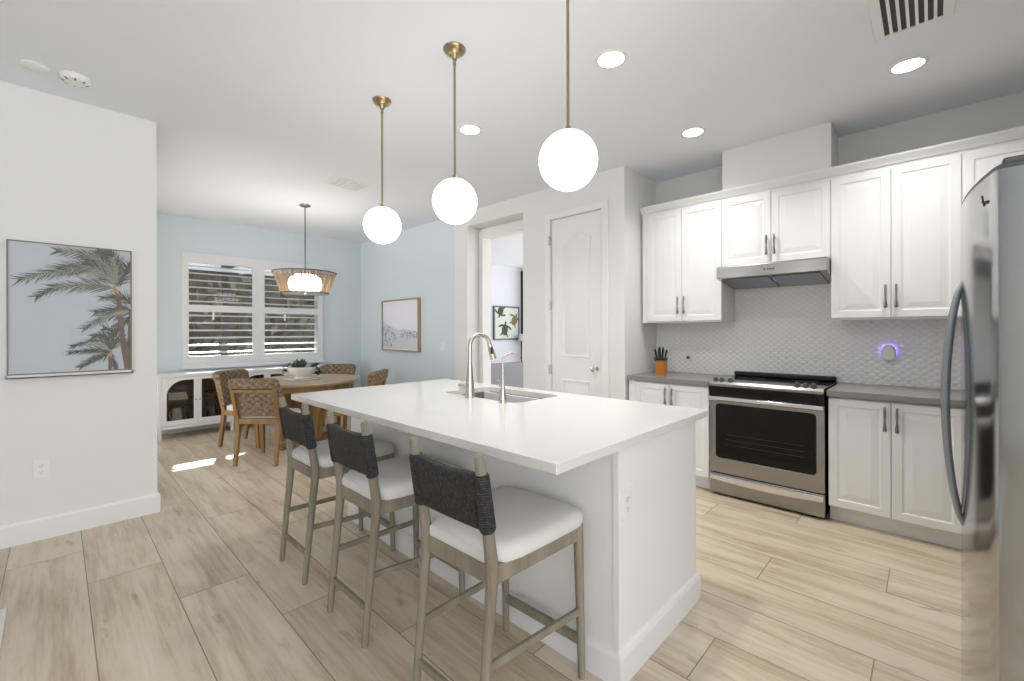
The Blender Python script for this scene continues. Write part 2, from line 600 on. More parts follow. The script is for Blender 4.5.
# window and shutters
b = BM()
plate(b, rect(1.155, 3.02, .86, 2.405), [rect(WX0 + .03, WX1 - .03, WZ0 + .03, WZ1 - .03)], toY(YB), .03)
box(b, 2.02, 2.10, YB - .028, YB, WZ0 + .02, WZ1 - .02)
box(b, 1.14, 3.035, YB - .055, YB, .832, .868)
win = struct('window_1', b, M['shutter'], bevel=.003)
b = BM()
plate(b, rect(WX0, WX1, WZ0, WZ1), [rect(WX0 + .05, 2.065, WZ0 + .05, 1.62), rect(2.115, WX1 - .05, WZ0 + .05, 1.62), rect(WX0 + .05, 2.065, 1.66, WZ1 - .05), rect(2.115, WX1 - .05, 1.66, WZ1 - .05)], toY(YB + .12), .04)
obj('window_sash', b, M['shutter'], win)
b = BM(); box(b, WX0 + .01, WX1 - .01, YB + .098, YB + .102, WZ0 + .01, WZ1 - .01); obj('window_glass', b, M['glass'], win)


def shutter(x0, x1, sw, label):
    t = thing('plantation_shutter', label, 'shutter', ((x0 + x1) / 2, YB - .015, .86), 'plantation shutters in the dining window')
    b = BM()
    plate(b, rect(x0, x1, .905, 2.365), [rect(x0 + sw, x1 - sw, 1.0, 1.605), rect(x0 + sw, x1 - sw, 1.70, 2.27)], toY(YB - .005), .03)
    obj('shutter_frame', b, M['shutter'], t, bevel=.003)
    b = BM()
    for z0, z1, n in ((1.0, 1.605, 6), (1.70, 2.27, 6)):
        for k in range(n):
            z = z0 + (k + .5) * (z1 - z0) / n
            lp = []
            for q in range(10):
                a = 2 * math.pi * q / 10
                u, v = .043 * math.cos(a), .006 * math.sin(a)
                th = R(15)
                lp.append((YB - .02 + u * math.cos(th) - v * math.sin(th), z + u * math.sin(th) + v * math.cos(th)))
            prism(b, lp, 'x', x0 + sw - .002, x1 - sw + .002)
    obj('louvers', b, M['shutter'], t, smooth=50)
    b = BM()
    tube(b, [(x0 + sw + .27, YB - .07, 1.50), (x0 + sw + .27, YB - .07, 1.60)], .012, 8)
    obj('tilt_knob', b, M['shutter'], t, smooth=50)
    return t


shutter(1.172, 2.045, .055, 'white louvered window shutter nearest the hanging palm picture wall')
shutter(2.075, 3.005, .075, 'white louvered window shutter partly hidden behind the string drum lamp')

# outside: covered patio, dark posts, hedge
b = BM(); box(b, -6, 11, 7.36, 30, -.2, -.08); struct('ground_patio', b, M['patio'])
b = BM(); box(b, -4, 9, 7.36, 9.1, 2.50, 2.62); box(b, -4, 9, 8.98, 9.06, 2.385, 2.50); struct('ceiling_patio', b, M['ceil'])
b = BM(); box(b, -4, 9, 8.97, 9.07, 2.33, 2.385)
for px in (-1.4, 2.06, 5.0):
    box(b, px - .05, px + .05, 8.97, 9.06, -.08, 2.33)
box(b, 2.0, 2.12, 7.8, 8.98, 2.44, 2.50)
box(b, -4, 9, 8.99, 9.04, .85, .93)
struct('trim_3', b, M['bronze'])
b = BM()
rng = random.Random(3)
for i in range(2600):
    x = rng.uniform(-3.5, 9.5); z = rng.uniform(-.1, 3.6); y = 13.5 + rng.uniform(-.5, .5)
    d = Vector((rng.uniform(-1, 1), rng.uniform(-1, 1), rng.uniform(-1, 1))).normalized()
    e = d.cross(Vector((rng.uniform(-1, 1), rng.uniform(-1, 1), rng.uniform(-1, 1)))).normalized()
    s = rng.uniform(.12, .26)
    c = Vector((x, y, z))
    b.faces.new([b.verts.new(c + d * s), b.verts.new(c + e * s * .4), b.verts.new(c - d * s), b.verts.new(c - e * s * .4)])
box(b, -3.6, 9.6, 13.9, 14.2, -.1, 3.5)
o = obj('hedge', b, M['hedge'])
o['kind'] = 'stuff'
tag(o, 'dark leafy hedge outside beyond the dining window', 'hedge')

# ------------------------------------------------------------------ pantry door
b = BM()
FX = XW + .012
box(b, FX, FX + .035, DY0, DY1, .01, DZ)
mp = [(0, -.001), (.004, .007), (.016, .008), (.026, .002), (.030, .001), (.045, .001), (.058, .006)]
rings(b, arch_outline(2.452, 2.822, 1.057, 2.36, .075), mp, toX(FX))
rings(b, rect_outline(2.452, 2.822, .20, .826), mp, toX(FX))
door = struct('door_1', b, M['trim'], smooth=30)
b = BM()
for pts, r in (([(FX + .004, 2.40, .955), (FX - .006, 2.40, .955)], .030), ([(FX, 2.40, .955), (FX - .04, 2.40, .955)], .011)):
    tube(b, pts, r, 20)
tube(b, [(FX - .034, 2.40, .955), (FX - .042, 2.40, .955), (FX - .055, 2.40, .955), (FX - .066, 2.40, .955), (FX - .070, 2.40, .955)], [.012, .024, .029, .024, .010], 20)
obj('door_knob', b, M['nickel'], door, smooth=40)
for z in (2.30, 1.612, .92):
    b = BM()
    tube(b, [(XW - .024, DY1 + .012, z - .05), (XW - .024, DY1 + .012, z + .05)], .008, 10)
    box(b, XW - .024, XW + .012, DY1 - .002, DY1 + .02, z - .045, z + .045)
    obj('hinge', b, M['nickel'], door, smooth=40)

# ------------------------------------------------------------------ ceiling fittings
cans = [((2.192, 1.315), 'round recessed ceiling light just beside the nearest globe pendant'),
        ((3.45, .096), 'round recessed ceiling light next to the large ceiling vent'),
        ((3.44, 1.339), 'round recessed ceiling light in front of the boxed hood chase'),
        ((2.202, 2.555), 'round recessed ceiling light closest to the middle globe pendant')]
for (x, y), lab in cans:
    t = thing('recessed_light', lab, 'ceiling light', (x, y, H), 'recessed ceiling lights')
    b = BM(); lathe(b, [(.092, 0), (.092, -.004), (.088, -.006), (.072, -.006), (.072, 0)], (x, y, H), 36, False, False)
    obj('trim_ring', b, M['trim'], t, smooth=40)
    b = BM(); lathe(b, [(.0725, -.001), (.0725, -.003), (.02, -.0045)], (x, y, H), 36)
    obj('lens', b, M['lens'], t, smooth=40)
    L = bpy.data.lights.new('recessed_lamp', 'AREA')
    L.shape = 'DISK'; L.size = .14; L.energy = CAN_POWER; L.spread = R(125); L.color = (1, .97, .93)
    lo = bpy.data.objects.new('recessed_lamp', L); COL.objects.link(lo); lo.location = (0, 0, -.012); lo.parent = t


def vent(x0, x1, y0, y1, n, along, label, ins, dark):
    t = thing('ceiling_vent', label, 'ceiling vent', ((x0 + x1) / 2, (y0 + y1) / 2, H))
    b = BM(); plate(b, rect(x0, x1, y0, y1), [rect(x0 + ins, x1 - ins, y0 + ins, y1 - ins)], toZ(H), .008)
    obj('vent_frame', b, M['trim'], t, bevel=.003)
    b = BM(); box(b, x0 + ins - .004, x1 - ins + .004, y0 + ins - .004, y1 - ins + .004, H - .0015, H - .0005)
    obj('duct', b, dark, t)
    b = BM()
    for k in range(n + 1):
        if along == 'x':
            c = y0 + ins + (y1 - y0 - 2 * ins) * k / n
            bar(b, (x0 + ins, c, H - .006), (x1 - ins, c, H - .006), .009, .012)
        else:
            c = x0 + ins + (x1 - x0 - 2 * ins) * k / n
            bar(b, (c, y0 + ins, H - .006), (c, y1 - ins, H - .006), .009, .012)
    obj('louver', b, M['trim'], t)
    return t


vent(2.60, 3.055, -.085, .215, 7, 'x', 'white slotted air vent on ceiling at top edge of kitchen', .035, M['slot'])
vent(1.93, 2.30, 4.27, 4.57, 9, 'y', 'small pale ceiling vent between dining room and island', .025, M['plastic'])
t = thing('smoke_detector', 'round white smoke detector with slots on ceiling above left wall', 'smoke detector', (.08, 3.749, H))
b = BM(); lathe(b, [(.07, 0), (.07, -.012), (.064, -.02), (.062, -.03), (.05, -.038), (.02, -.04)], (.08, 3.749, H), 32)
obj('housing', b, M['plastic'], t, smooth=40)
for k in range(8):
    a = k * math.pi / 4
    b = BM(); bar(b, (.08 + .045 * math.cos(a), 3.749 + .045 * math.sin(a), H - .038), (.08 + .06 * math.cos(a), 3.749 + .06 * math.sin(a), H - .03), .006, .01)
    obj('slot', b, M['outslot'], t)
b = BM(); lathe(b, [(.06, 0), (.06, -.01), (.045, -.018), (.01, -.02)], (-.085, 3.757, H), 28)
tag(obj('ceiling_speaker', b, M['plastic'], smooth=40), 'small plain white round disc on ceiling beside the smoke detector', 'ceiling disc')

# ------------------------------------------------------------------ globe pendants
gl = thing('globe_pendant', 'white opal globe pendant on brass rod, nearest one hanging over island front', 'pendant light', (1.484, 1.096, H), 'globe pendants over the island')
x, y = 1.484, 1.096
b = BM(); lathe(b, [(.062, 0), (.062, -.006), (.05, -.022), (.02, -.034), (.012, -.06), (.008, -.06)], (x, y, H), 32); obj('canopy', b, M['brass'], gl, smooth=40)
b = BM(); tube(b, [(x, y, H - .05), (x, y, 2.165)], .0065, 10)
lathe(b, [(.009, H - .09 - H), (.009, H - .075 - H)], (x, y, H), 12); lathe(b, [(.016, 2.158 - H), (.016, 2.172 - H), (.008, 2.19 - H)], (x, y, H), 16)
obj('rod', b, M['brass'], gl, smooth=40)
b = BM(); bmesh.ops.create_uvsphere(b, u_segments=40, v_segments=24, radius=.122, matrix=Matrix.Translation((x, y, 2.042)))
obj('globe', b, M['globe'], gl, smooth=180)
dup(gl, (1.516, 1.887, H), 0, 'white opal globe pendant on brass rod, middle one of the three over island')
dup(gl, (1.515, 2.657, H), 0, 'white opal globe pendant on brass rod over island end nearest dining table')

# ------------------------------------------------------------------ string drum chandelier
cx, cy = 2.106, 5.524
t = thing('drum_chandelier', 'brown string drum lamp hanging on grey rod over dining table', 'chandelier', (cx, cy, H))
b = BM(); lathe(b, [(.065, 0), (.065, -.012), (.05, -.022), (.012, -.03)], (cx, cy, H), 28); obj('canopy', b, M['pull'], t, smooth=40)
b = BM(); tube(b, [(cx, cy, H - .02), (cx, cy, 1.86)], .009, 10); obj('rod', b, M['pull'], t, smooth=40)
b = BM(); lathe(b, [(.36, 2.05 - H), (.27, 1.80 - H)], (cx, cy, H), 72, False, False); obj('string_shade', b, M['strand'], t, smooth=40)
b = BM()
for rr, zz in ((.36, 2.05), (.27, 1.80)):
    tube(b, [(cx + rr * math.cos(a * math.pi / 32), cy + rr * math.sin(a * math.pi / 32), zz) for a in range(65)], .006, 6, False)
for k in range(3):
    a = k * 2 * math.pi / 3
    tube(b, [(cx, cy, 2.05), (cx + .36 * math.cos(a), cy + .36 * math.sin(a), 2.05)], .004, 6)
obj('shade_ring', b, M['bronze'], t, smooth=40)
b = BM(); lathe(b, [(.01, 2.03 - H), (.12, 2.025 - H), (.175, 1.98 - H), (.19, 1.92 - H), (.175, 1.85 - H), (.13, 1.80 - H), (.01, 1.795 - H)], (cx, cy, H), 40)
obj('diffuser', b, M['drum'], t, smooth=180)
b = BM(); lathe(b, [(.263, 1.799 - H), (.263, 1.795 - H)], (cx, cy, H), 48); obj('lower_lens', b, M['ceramic'], t)

# ------------------------------------------------------------------ island
IX0, IX1, IY0, IY1 = 1.0625, 2.327, .832, 3.03
BX0, BX1, BY0, BY1 = 1.452, 2.195, .846, 2.99
SK = rrect(1.80, 2.215, 1.70, 2.375, .05)
isl = thing('kitchen_island', 'white panelled kitchen island base under the white quartz slab', 'island', ((BX0 + BX1) / 2, (BY0 + BY1) / 2, 0))
b = BM()
box(b, BX0, BX0 + .02, BY0, BY1, 0, .885); box(b, BX1 - .02, BX1, BY0, BY1, 0, .885)
box(b, BX0 + .02, BX1 - .02, BY0, BY0 + .02, 0, .885); box(b, BX0 + .02, BX1 - .02, BY1 - .02, BY1, 0, .885)
obj('island_body', b, M['cab'], isl)
b = BM()
box(b, BX0 - .004, BX0 + .02, BY0 - .004, BY0 + .02, .14, .884)
obj('corner_trim', b, M['cab'], isl)
b = BM()
pf = [(0, 0), (-.016, 0), (-.016, .105), (-.010, .122), (0, .126)]
loops = []
for (px, py, sx, sy) in ((BX1, BY0, 1, -1), (BX0, BY0, -1, -1), (BX0, BY1, -1, 1), (BX1, BY1, 1, 1)):
    loops.append([(px - sx * d, py - sy * d, z) for d, z in pf])
loops.append(loops[0])
loft(b, loops, False, False)
obj('island_baseboard', b, M['trim'], isl)
for k in range(3):
    yy = BY0 + .04 + k * .70
    b = BM(); rings(b, rect_outline(yy, yy + .66, .15, .86), [(0, 0), (0, .016), (.004, .02), (.052, .02), (.058, .012), (.075, .013), (.105, .019)], lambda u, v, d: (BX1 + d, u, v))
    obj('door', b, M['cab'], isl)
b = BM()
plate(b, rect(IX0, IX1, IY0, IY1), [SK], toZ(.921), .036)
ct = obj('island_countertop', b, M['quartz'], bevel=.003)
tag(ct, 'white quartz countertop slab with sink cutout on kitchen island', 'countertop')
# sink
b = BM()
lo = lambda ins, z: [(p[0], p[1], z) for p in rrect(1.80 + ins, 2.215 - ins, 1.70 + ins, 2.375 - ins, max(.05 - ins, .03) if ins > 0 else .05 - ins)]
loft(b, [lo(-.012, .884), lo(.0, .884), lo(.002, .70), lo(.02, .685), lo(.15, .68)], False, True)
sk = obj('kitchen_sink', b, M['steel'], smooth=40)
tag(sk, 'undermount stainless steel sink set in the white island top', 'sink')
b = BM(); lathe(b, [(.045, .681), (.045, .684), (.03, .686), (.012, .683)], (2.0, 2.03, 0), 24); obj('drain', b, M['chrome'], sk, smooth=40)
b = BM()
for k in range(9):
    tube(b, [(1.85 + k * .04, 2.10, .70), (1.85 + k * .04, 2.33, .70), (1.85 + k * .04, 2.345, .80)], .003, 6)
tube(b, [(1.84, 2.10, .70), (2.18, 2.10, .70)], .004, 6); tube(b, [(1.84, 2.345, .80), (2.18, 2.345, .80)], .004, 6)
for cx_ in (1.86, 2.16):
    for cy_ in (2.12, 2.32):
        tube(b, [(cx_, cy_, .684), (cx_, cy_, .70)], .004, 6)
tag(obj('dish_rack', b, M['chrome'], smooth=40), 'wire rack standing inside the island sink', 'dish rack')

# main faucet
fx, fy = 1.765, 2.055
t = thing('kitchen_faucet', 'tall brushed nickel pull-down faucet with arched neck behind island sink', 'faucet', (fx, fy, .921))
b = BM(); lathe(b, [(.031, 0), (.031, .012), (.029, .03), (.026, .075), (.021, .13), (.0165, .19), (.0145, .22)], (fx, fy, .921), 24)
obj('body', b, M['nickel'], t, smooth=40)
dx, dy = .97, -.24
b = BM()
pts = [(fx, fy, .915 + .20), (fx, fy, 1.20)]
for k in range(0, 13):
    a = R(180 - k * 14.2)
    pts.append((fx + dx * (.07 + .07 * math.cos(a)), fy + dy * (.07 + .07 * math.cos(a)), 1.238 + .072 * math.sin(a)))
tube(b, pts, .0135, 14)
obj('neck', b, M['nickel'], t, smooth=60)
e0 = Vector(pts[-1]); e1 = e0 + (Vector(pts[-1]) - Vector(pts[-2])).normalized() * .10
b = BM(); tube(b, [e0, e0.lerp(e1, .4), e1], [.0145, .018, .021], 16)
sp = obj('spray_head', b, M['nickel'], t, smooth=60)
b = BM()
c = e0.lerp(e1, .45) + Vector((-.0155 * .7, -.0155, 0))
tube(b, [c + Vector((0, 0, .022)), c - Vector((0, 0, .02))], .008, 10)
obj('spray_button', b, M['black'], sp, smooth=60)
b = BM()
tube(b, [(fx, fy + .012, .985), (fx - .006, fy + .045, .987), (fx - .012, fy + .075, .988)], [.016, .019, .026], 18)
tube(b, [(fx - .012, fy + .058, .99), (fx + .035, fy + .075, 1.0), (fx + .075, fy + .085, 1.005)], [.010, .007, .005], 10)
lv = obj('lever_handle', b, M['nickel'], t, smooth=50)
b = BM(); tube(b, [(fx - .0118, fy + .0745, .988), (fx - .0125, fy + .0768, .988)], .020, 18); obj('lever_cap', b, M['black'], lv, smooth=50)
# filter tap
gx, gy = 1.762, 1.765
t = thing('filter_tap', 'short slim nickel water filter tap beside the tall island faucet', 'tap', (gx, gy, .921))
b = BM(); lathe(b, [(.023, 0), (.023, .01), (.021, .03), (.014, .075), (.0085, .11), (.0075, .2)], (gx, gy, .921), 20)
obj('body', b, M['nickel'], t, smooth=40)
b = BM()
pts = [(gx, gy, 1.10), (gx, gy, 1.152)]
for k in range(0, 11):
    a = R(180 - k * 15)
    pts.append((gx + dx * (.062 + .062 * math.cos(a)), gy + dy * (.062 + .062 * math.cos(a)), 1.158 + .045 * math.sin(a)))
pts.append((pts[-1][0] + .004, pts[-1][1], pts[-1][2] - .02))
tube(b, pts, .0068, 12)
obj('spout', b, M['nickel'], t, smooth=60)
b = BM(); tube(b, [(gx, gy, .975), (gx - .022, gy + .01, .978), (gx - .03, gy + .014, .978)], [.006, .006, .008], 10)
obj('lever', b, M['nickel'], t, smooth=60)
b = BM(); lathe(b, [(.014, 0), (.014, .008), (.010, .03), (.012, .034), (.011, .046), (.004, .048)], (2.262, 2.31, .921), 18)
tag(obj('air_gap_cap', b, M['nickel'], smooth=40), 'little nickel button cap on island top behind the sink', 'cap')


# outlets and switches
def outlet(to, u, v, label, gang=1, kind='outlet', cat='power outlet', name='power_outlet'):
    wd, hh = .038 * gang, .0595
    p = to(u, v, 0)
    t = thing(name, label, cat, p)
    b = BM(); rings(b, rect_outline(u - wd, u + wd, v - hh, v + hh), [(0, 0), (.001, .005), (.004, .006)], to)
    obj('cover_plate', b, M['plastic'], t)
    if kind == 'outlet':
        for dv in (.02, -.02):
            b = BM(); rings(b, lambda i: rrect(u - .016 + i, u + .016 - i, v + dv - .0145 + i, v + dv + .0145 - i, .008), [(0, .005), (.001, .008)], to)
            s = obj('socket', b, M['trim'], t)
            b = BM()
            for du in (-.006, .006):
                rings(b, rect_outline(u + du - .0013, u + du + .0013, v + dv - .002, v + dv + .008), [(0, .007), (0, .0085)], to)
            rings(b, rect_outline(u - .0025, u + .0025, v + dv - .010, v + dv - .006), [(0, .007), (0, .0085)], to)
            obj('slots', b, M['outslot'], s)
    else:
        b = BM(); rings(b, rect_outline(u - .016, u + .016, v - .033, v + .033), [(0, .005), (.001, .009), (.004, .010)], to)
        obj('rocker', b, M['trim'], t)
    return t


outlet(toY(YL), -.07, .45, 'white double power outlet low on the white left wall')
outlet(toY(BY0), 1.512, .668, 'white power outlet on the narrow end panel of the island')
outlet(toX(XW), 4.861, 1.115, 'white rocker light switch on the pale blue wall', 1, 'switch', 'light switch', 'light_switch')
ot = outlet(toX(XK - .009), 1.738, 1.085, 'white power outlet with small dark plug on tiled backsplash right of knife block')
b = BM(); rings(b, lambda i: rrect(1.725 + i, 1.755 - i, 1.052 + i, 1.080 - i, .006), [(0, .007), (0, .02), (.004, .026)], toX(XK - .009))
obj('plug', b, M['darkgrey'], ot)

# ------------------------------------------------------------------ cabinets
DOORP = [(0, 0), (0, .016), (.004, .02), (.050, .02), (.056, .0145), (.063, .0135), (.070, .0145), (.10, .019)]


def pull(parent, X, y, zc, ln=.160):
    b = BM()
    zs = [-.5, -.47, -.42, -.10, -.02, .04, .08, .12, .17, .21, .25, .30, .34, .38, .45, .5]
    rs = [.006, .0105, .0110, .0062, .0055, .0052, .0085, .0052, .009, .0052, .009, .0052, .008, .0055, .007, .004]
    tube(b, [(X - .028 - .004 * math.cos(z * math.pi), y, zc + z * ln) for z in zs], rs, 12)
    for s in (-.36, .36):
        tube(b, [(X + .002, y, zc + s * ln), (X - .029, y, zc + s * ln)], .0045, 8)
    obj('handle', b, M['pull'], parent, smooth=60)


def cab_door(t, X, y0, y1, z0, z1, hy, hz):
    b = BM(); rings(b, rect_outline(y0 + .0015, y1 - .0015, z0, z1), DOORP, toX(X))
    d = obj('door', b, M['cab'], t)
    if hy is not None:
        pull(d, X - .02, hy, hz)


def upper(y0, y1, ym, z0, z1, label, handle_z, fill=None, onedoor=False):
    t = thing('wall_cabinet', label, 'cabinet', (XK, (y0 + y1) / 2, z0), 'white wall cabinets')
    b = BM(); box(b, 4.005, XK - .001, y0 + .0005, y1 - .0005, z0 - .012, z1 + .03)
    if fill:
        box(b, 3.995, 4.005, y1, fill, z0 - .012, z1 + .03)
        box(b, 4.005, XK - .001, y1, fill, z0 - .012, z1 + .03)
    obj('body', b, M['cab'], t)
    if onedoor:
        cab_door(t, 4.005, y0, y1, z0, z1, None, 0)
    else:
        cab_door(t, 4.005, ym, y1, z0, z1, ym + .028, handle_z)
        cab_door(t, 4.005, y0, ym, z0, z1, ym - .028, handle_z)
    return t


upper(1.31, 1.99, 1.66, 1.418, 2.452, 'white double-door wall cabinet above the knife block counter', 1.565, fill=2.05)
upper(.54, 1.31, .931, 1.878, 2.452, 'short white double-door wall cabinet directly above range hood', 2.02)
upper(-.142, .54, .20, 1.418, 2.452, 'white double-door wall cabinet between hood and fridge', 1.565)
upper(-.70, -.142, 0, 1.418, 2.452, 'white wall cabinet door partly hidden behind the fridge top', 0, onedoor=True)
b = BM()
cp = [(4.0, 2.478), (3.992, 2.478), (3.985, 2.492), (3.972, 2.508), (3.962, 2.520), (3.958, 2.534), (4.02, 2.534), (4.02, 2.478)]
prism(b, cp, 'y', -.70, 2.062)
struct('trim_4', b, M['cab'])


def lower(y0, y1, ym, label, hand=True, fill=None):
    t = thing('base_cabinet', label, 'cabinet', (XK, (y0 + y1) / 2, 0), 'white base cabinets')
    b = BM(); box(b, 3.735, XK - .001, y0 + .0005, y1 - .0005, .108, .874)
    if fill:
        box(b, 3.722, XK - .001, y1, fill, .108, .874)
    obj('body', b, M['cab'], t)
    b = BM(); box(b, 3.79, 3.80, y0, fill or y1, 0, .108); obj('toe_kick', b, M['cab'], t)
    cab_door(t, 3.735, ym, y1, .115, .862, (ym + .03) if hand else None, .755)
    cab_door(t, 3.735, y0, ym, .115, .862, (ym - .03) if hand else None, .755)
    return t


lower(1.322, 1.985, 1.656, 'white double-door base cabinet left of the oven range', fill=2.05)
lower(-.147, .520, .188, 'white double-door base cabinet between range and fridge')
lower(-.95, -.147, -.55, 'white base cabinet in the corner hidden behind the fridge')
b = BM(); box(b, 3.695, XK - .009, 1.318, 2.058, .8755, .915)
tag(obj('grey_countertop', b, M['greytop'], bevel=.003), 'short grey stone countertop carrying the knife block', 'countertop')
b = BM(); box(b, 3.695, XK - .009, -.955, .526, .8755, .915)
tag(obj('grey_countertop', b, M['greytop'], bevel=.003), 'grey stone countertop running from range to behind fridge', 'countertop')

# ------------------------------------------------------------------ range hood
t = thing('range_hood', 'slim stainless steel range hood under the short wall cabinet', 'range hood', (XK, .925, 1.86))
HY0, HY1 = .5425, 1.3095
b = BM()
prism(b, [(3.86, 1.766), (3.86, 1.856), (3.868, 1.8655), (XK - .01, 1.8655), (XK - .01, 1.71), (4.30, 1.705)], 'y', HY0, HY1)
obj('hood_body', b, M['steel'], t, bevel=.003)
b = BM()
for ya, yb_ in ((HY0 + .05, .91), (.935, HY1 - .05)):
    P0 = Vector((3.90, 0, 1.757)); P1 = Vector((4.27, 0, 1.7085))
    n_ = Vector((-(P1 - P0).z, 0, (P1 - P0).x)).normalized() * -.003
    q = [P0, P1, P1 + n_, P0 + n_]
    prism(b, [(p.x, p.z) for p in q], 'y', ya, yb_)
obj('filter', b, M['steelx'], t)
for k in range(4):
    b = BM(); y_ = .885 + k * .021
    tube(b, [(3.862, y_, 1.813), (3.856, y_, 1.813)], .006, 10)
    obj('button', b, M['black'], t, smooth=40)

# ------------------------------------------------------------------ range
RY_0, RY_1 = .5375, 1.3075
t = thing('oven_range', 'stainless steel slide-in electric range with black oven window', 'oven range', (4.0, .92, 0))
b = BM(); box(b, 3.735, 4.335, RY_0 + .004, RY_1 - .004, .02, .90)
for yy in (RY_0 + .03, RY_1 - .03):
    for xx in (3.77, 4.28):
        lathe(b, [(.015, 0), (.015, .021)], (xx, yy, 0), 10)
obj('body', b, M['black'], t)
b = BM(); box(b, 3.70, 4.335, RY_0, RY_1, .905, .922); obj('cooktop_glass', b, M['blackglass'], t, bevel=.003)
b = BM(); prism(b, [(3.668, .885), (3.668, .905), (3.685, .924), (3.72, .926), (3.72, .885)], 'y', RY_0, RY_1)
fs = obj('control_strip', b, M['steel'], t, bevel=.002)
for yy in (.6, .648, .7, 1.15, 1.215, 1.262):
    b = BM()
    c = Vector((3.70, yy, .925))
    tube(b, [c, c + Vector((-.003, 0, .012))], .021, 16)
    tube(b, [c + Vector((-.003, 0, .012)), c + Vector((-.006, 0, .028))], [.017, .014], 16)
    obj('knob', b, M['darkgrey'], t, smooth=40)
b = BM(); prism(b, [(3.672, .885), (3.70, .885), (3.72, .80), (3.69, .80), (3.678, .84)], 'y', RY_0, RY_1)
obj('upper_panel', b, M['blackglass'], t, smooth=40)
b = BM(); box(b, 4.265, 4.33, RY_0 + .01, RY_1 - .01, .922, .962)
obj('rear_riser', b, M['black'], t, bevel=.012, seg=3)
b = BM()
for bx, by, rr in ((3.88, .72, .10), (4.15, .72, .08), (3.88, 1.12, .08), (4.15, 1.12, .10)):
    for q in (rr, rr * .6):
        lathe(b, [(q - .003, .9222), (q - .003, .9226), (q, .9226), (q, .9222)], (bx, by, 0), 40, False, False)
obj('burner_ring', b, M['darkgrey'], t)
b = BM()
win_h = rrect(.585, 1.264, .305, .742, .03)
plate(b, rect(RY_0, RY_1, .188, .81), [win_h], toX(3.735), .035)
dr = obj('oven_door', b, M['steel'], t, bevel=.002)
b = BM(); box(b, 3.7035, 3.712, .58, 1.27, .30, .75); obj('oven_window', b, M['blackglass'], dr)
b = BM()
for zz in (.42, .46, .50):
    tube(b, [(3.7028, .66, zz), (3.7028, 1.19, zz)], .0012, 6)
obj('rack_wire', b, M['slot'], dr)
b = BM()
prism(b, [(3.676, .768), (3.666, .776), (3.666, .800), (3.676, .806), (3.69, .803), (3.69, .771)], 'y', RY_0 + .003, RY_1 - .003)
for yy in (RY_0 + .02, RY_1 - .02):
    box(b, 3.685, 3.702, yy - .015, yy + .015, .772, .802)
obj('door_handle', b, M['chrome'], dr, bevel=.002)
b = BM(); box(b, 3.70, 3.735, RY_0, RY_1, .022, .178)
dw = obj('storage_drawer', b, M['steel'], t, bevel=.002)
b = BM()
n = 24
lps = []
for k in range(n + 1):
    s = k / n
    y_ = RY_1 - .006 + (RY_0 - RY_1 + .012) * s
    sag = .018 * math.sin(s * math.pi)
    lps.append([(3.70, y_, .172), (3.684, y_, .170), (3.680, y_, .155 - sag * .3), (3.686, y_, .132 - sag), (3.70, y_, .126 - sag)])
loft(b, lps)
obj('drawer_handle', b, M['chrome'], dw, smooth=50)

# knife block, plug in lamps
kx, ky = 4.03, 1.88
t = thing('knife_block', 'amber wooden knife block full of black-handled knives on grey counter', 'knife block', (kx, ky, .915))
b = BM()
rb = lambda s, z, ox: [(kx + ox + p[0], ky + p[1], .915 + z) for p in rrect(-.045 * s, .045 * s, -.047 * s, .047 * s, .012)]
loft(b, [rb(1, 0, 0), rb(1, .085, 0), rb(.98, .135, 0)])
obj('block', b, M['knifewood'], t, bevel=.003)
b = BM(); loft(b, [rb(1.08, .130, 0), rb(1.08, .155, 0), rb(1.0, .160, 0)])
obj('block_top', b, M['black'], t, bevel=.003)
for k, (ox, oy, hh, tx, ty) in enumerate(((-.02, .03, .085, -.1, .22), (0, .008, .105, 0, .08), (-.02, -.02, .09, -.05, -.15), (.02, .026, .075, .05, .1), (.022, -.006, .1, .1, 0), (.02, -.032, .08, .05, -.2))):
    b = BM()
    a = Vector((kx + ox, ky + oy, 1.07)); d = Vector((tx, ty, 1)).normalized()
    tube(b, [a, a + d * hh * .3, a + d * hh * .8, a + d * hh], [.012, .0125, .0145, .010], 10, sy=.75)
    obj('knife_handle', b, M['black'], t, smooth=50)
t = thing('night_light', 'white plug-in night light glowing violet on backsplash near fridge', 'night light', (XK - .009, .231, 1.16))
u0, v0 = .231, 1.158
b = BM()
sh = lambda i: [(u0 + (abs(math.cos(a)) ** .7) * math.copysign(1, math.cos(a)) * (.042 - i), v0 + math.sin(a) * (.062 - i)) for a in [2 * math.pi * k / 28 for k in range(28)]]
rings(b, sh, [(.006, .012), (0, .02), (0, .04), (.008, .05), (.02, .054)], toX(XK - .009))
obj('housing', b, M['plastic'], t, smooth=50)
b = BM(); box(b, XK - .022, XK - .009, u0 - .02, u0 + .02, v0 - .03, v0 + .03); obj('plug', b, M['plastic'], t)
b = BM(); rings(b, rect_outline(u0 - .03, u0 + .03, v0 - .01, v0 + .045), [(0, .004), (0, .0118)], toX(XK - .009)); obj('lamp', b, M['nightglow'], t)

# ------------------------------------------------------------------ fridge
FX0, FX1, FXM = 1.70, 2.61, 2.155
fy_ = lambda x: -.124 + .05 * (1 - ((x - FXM) / .455) ** 2)
t = thing('refrigerator', 'tall stainless steel refrigerator with bowed doors at right edge', 'refrigerator', (FXM, -.5, 0))
b = BM(); box(b, FX0 + .012, FX1 - .012, -.90, -.205, .02, 1.75)
for xx in (FX0 + .06, FX1 - .06):
    for yy in (-.85, -.26):
        lathe(b, [(.02, 0), (.02, .022)], (xx, yy, 0), 12)
obj('body', b, M['darkgrey'], t, bevel=.004)


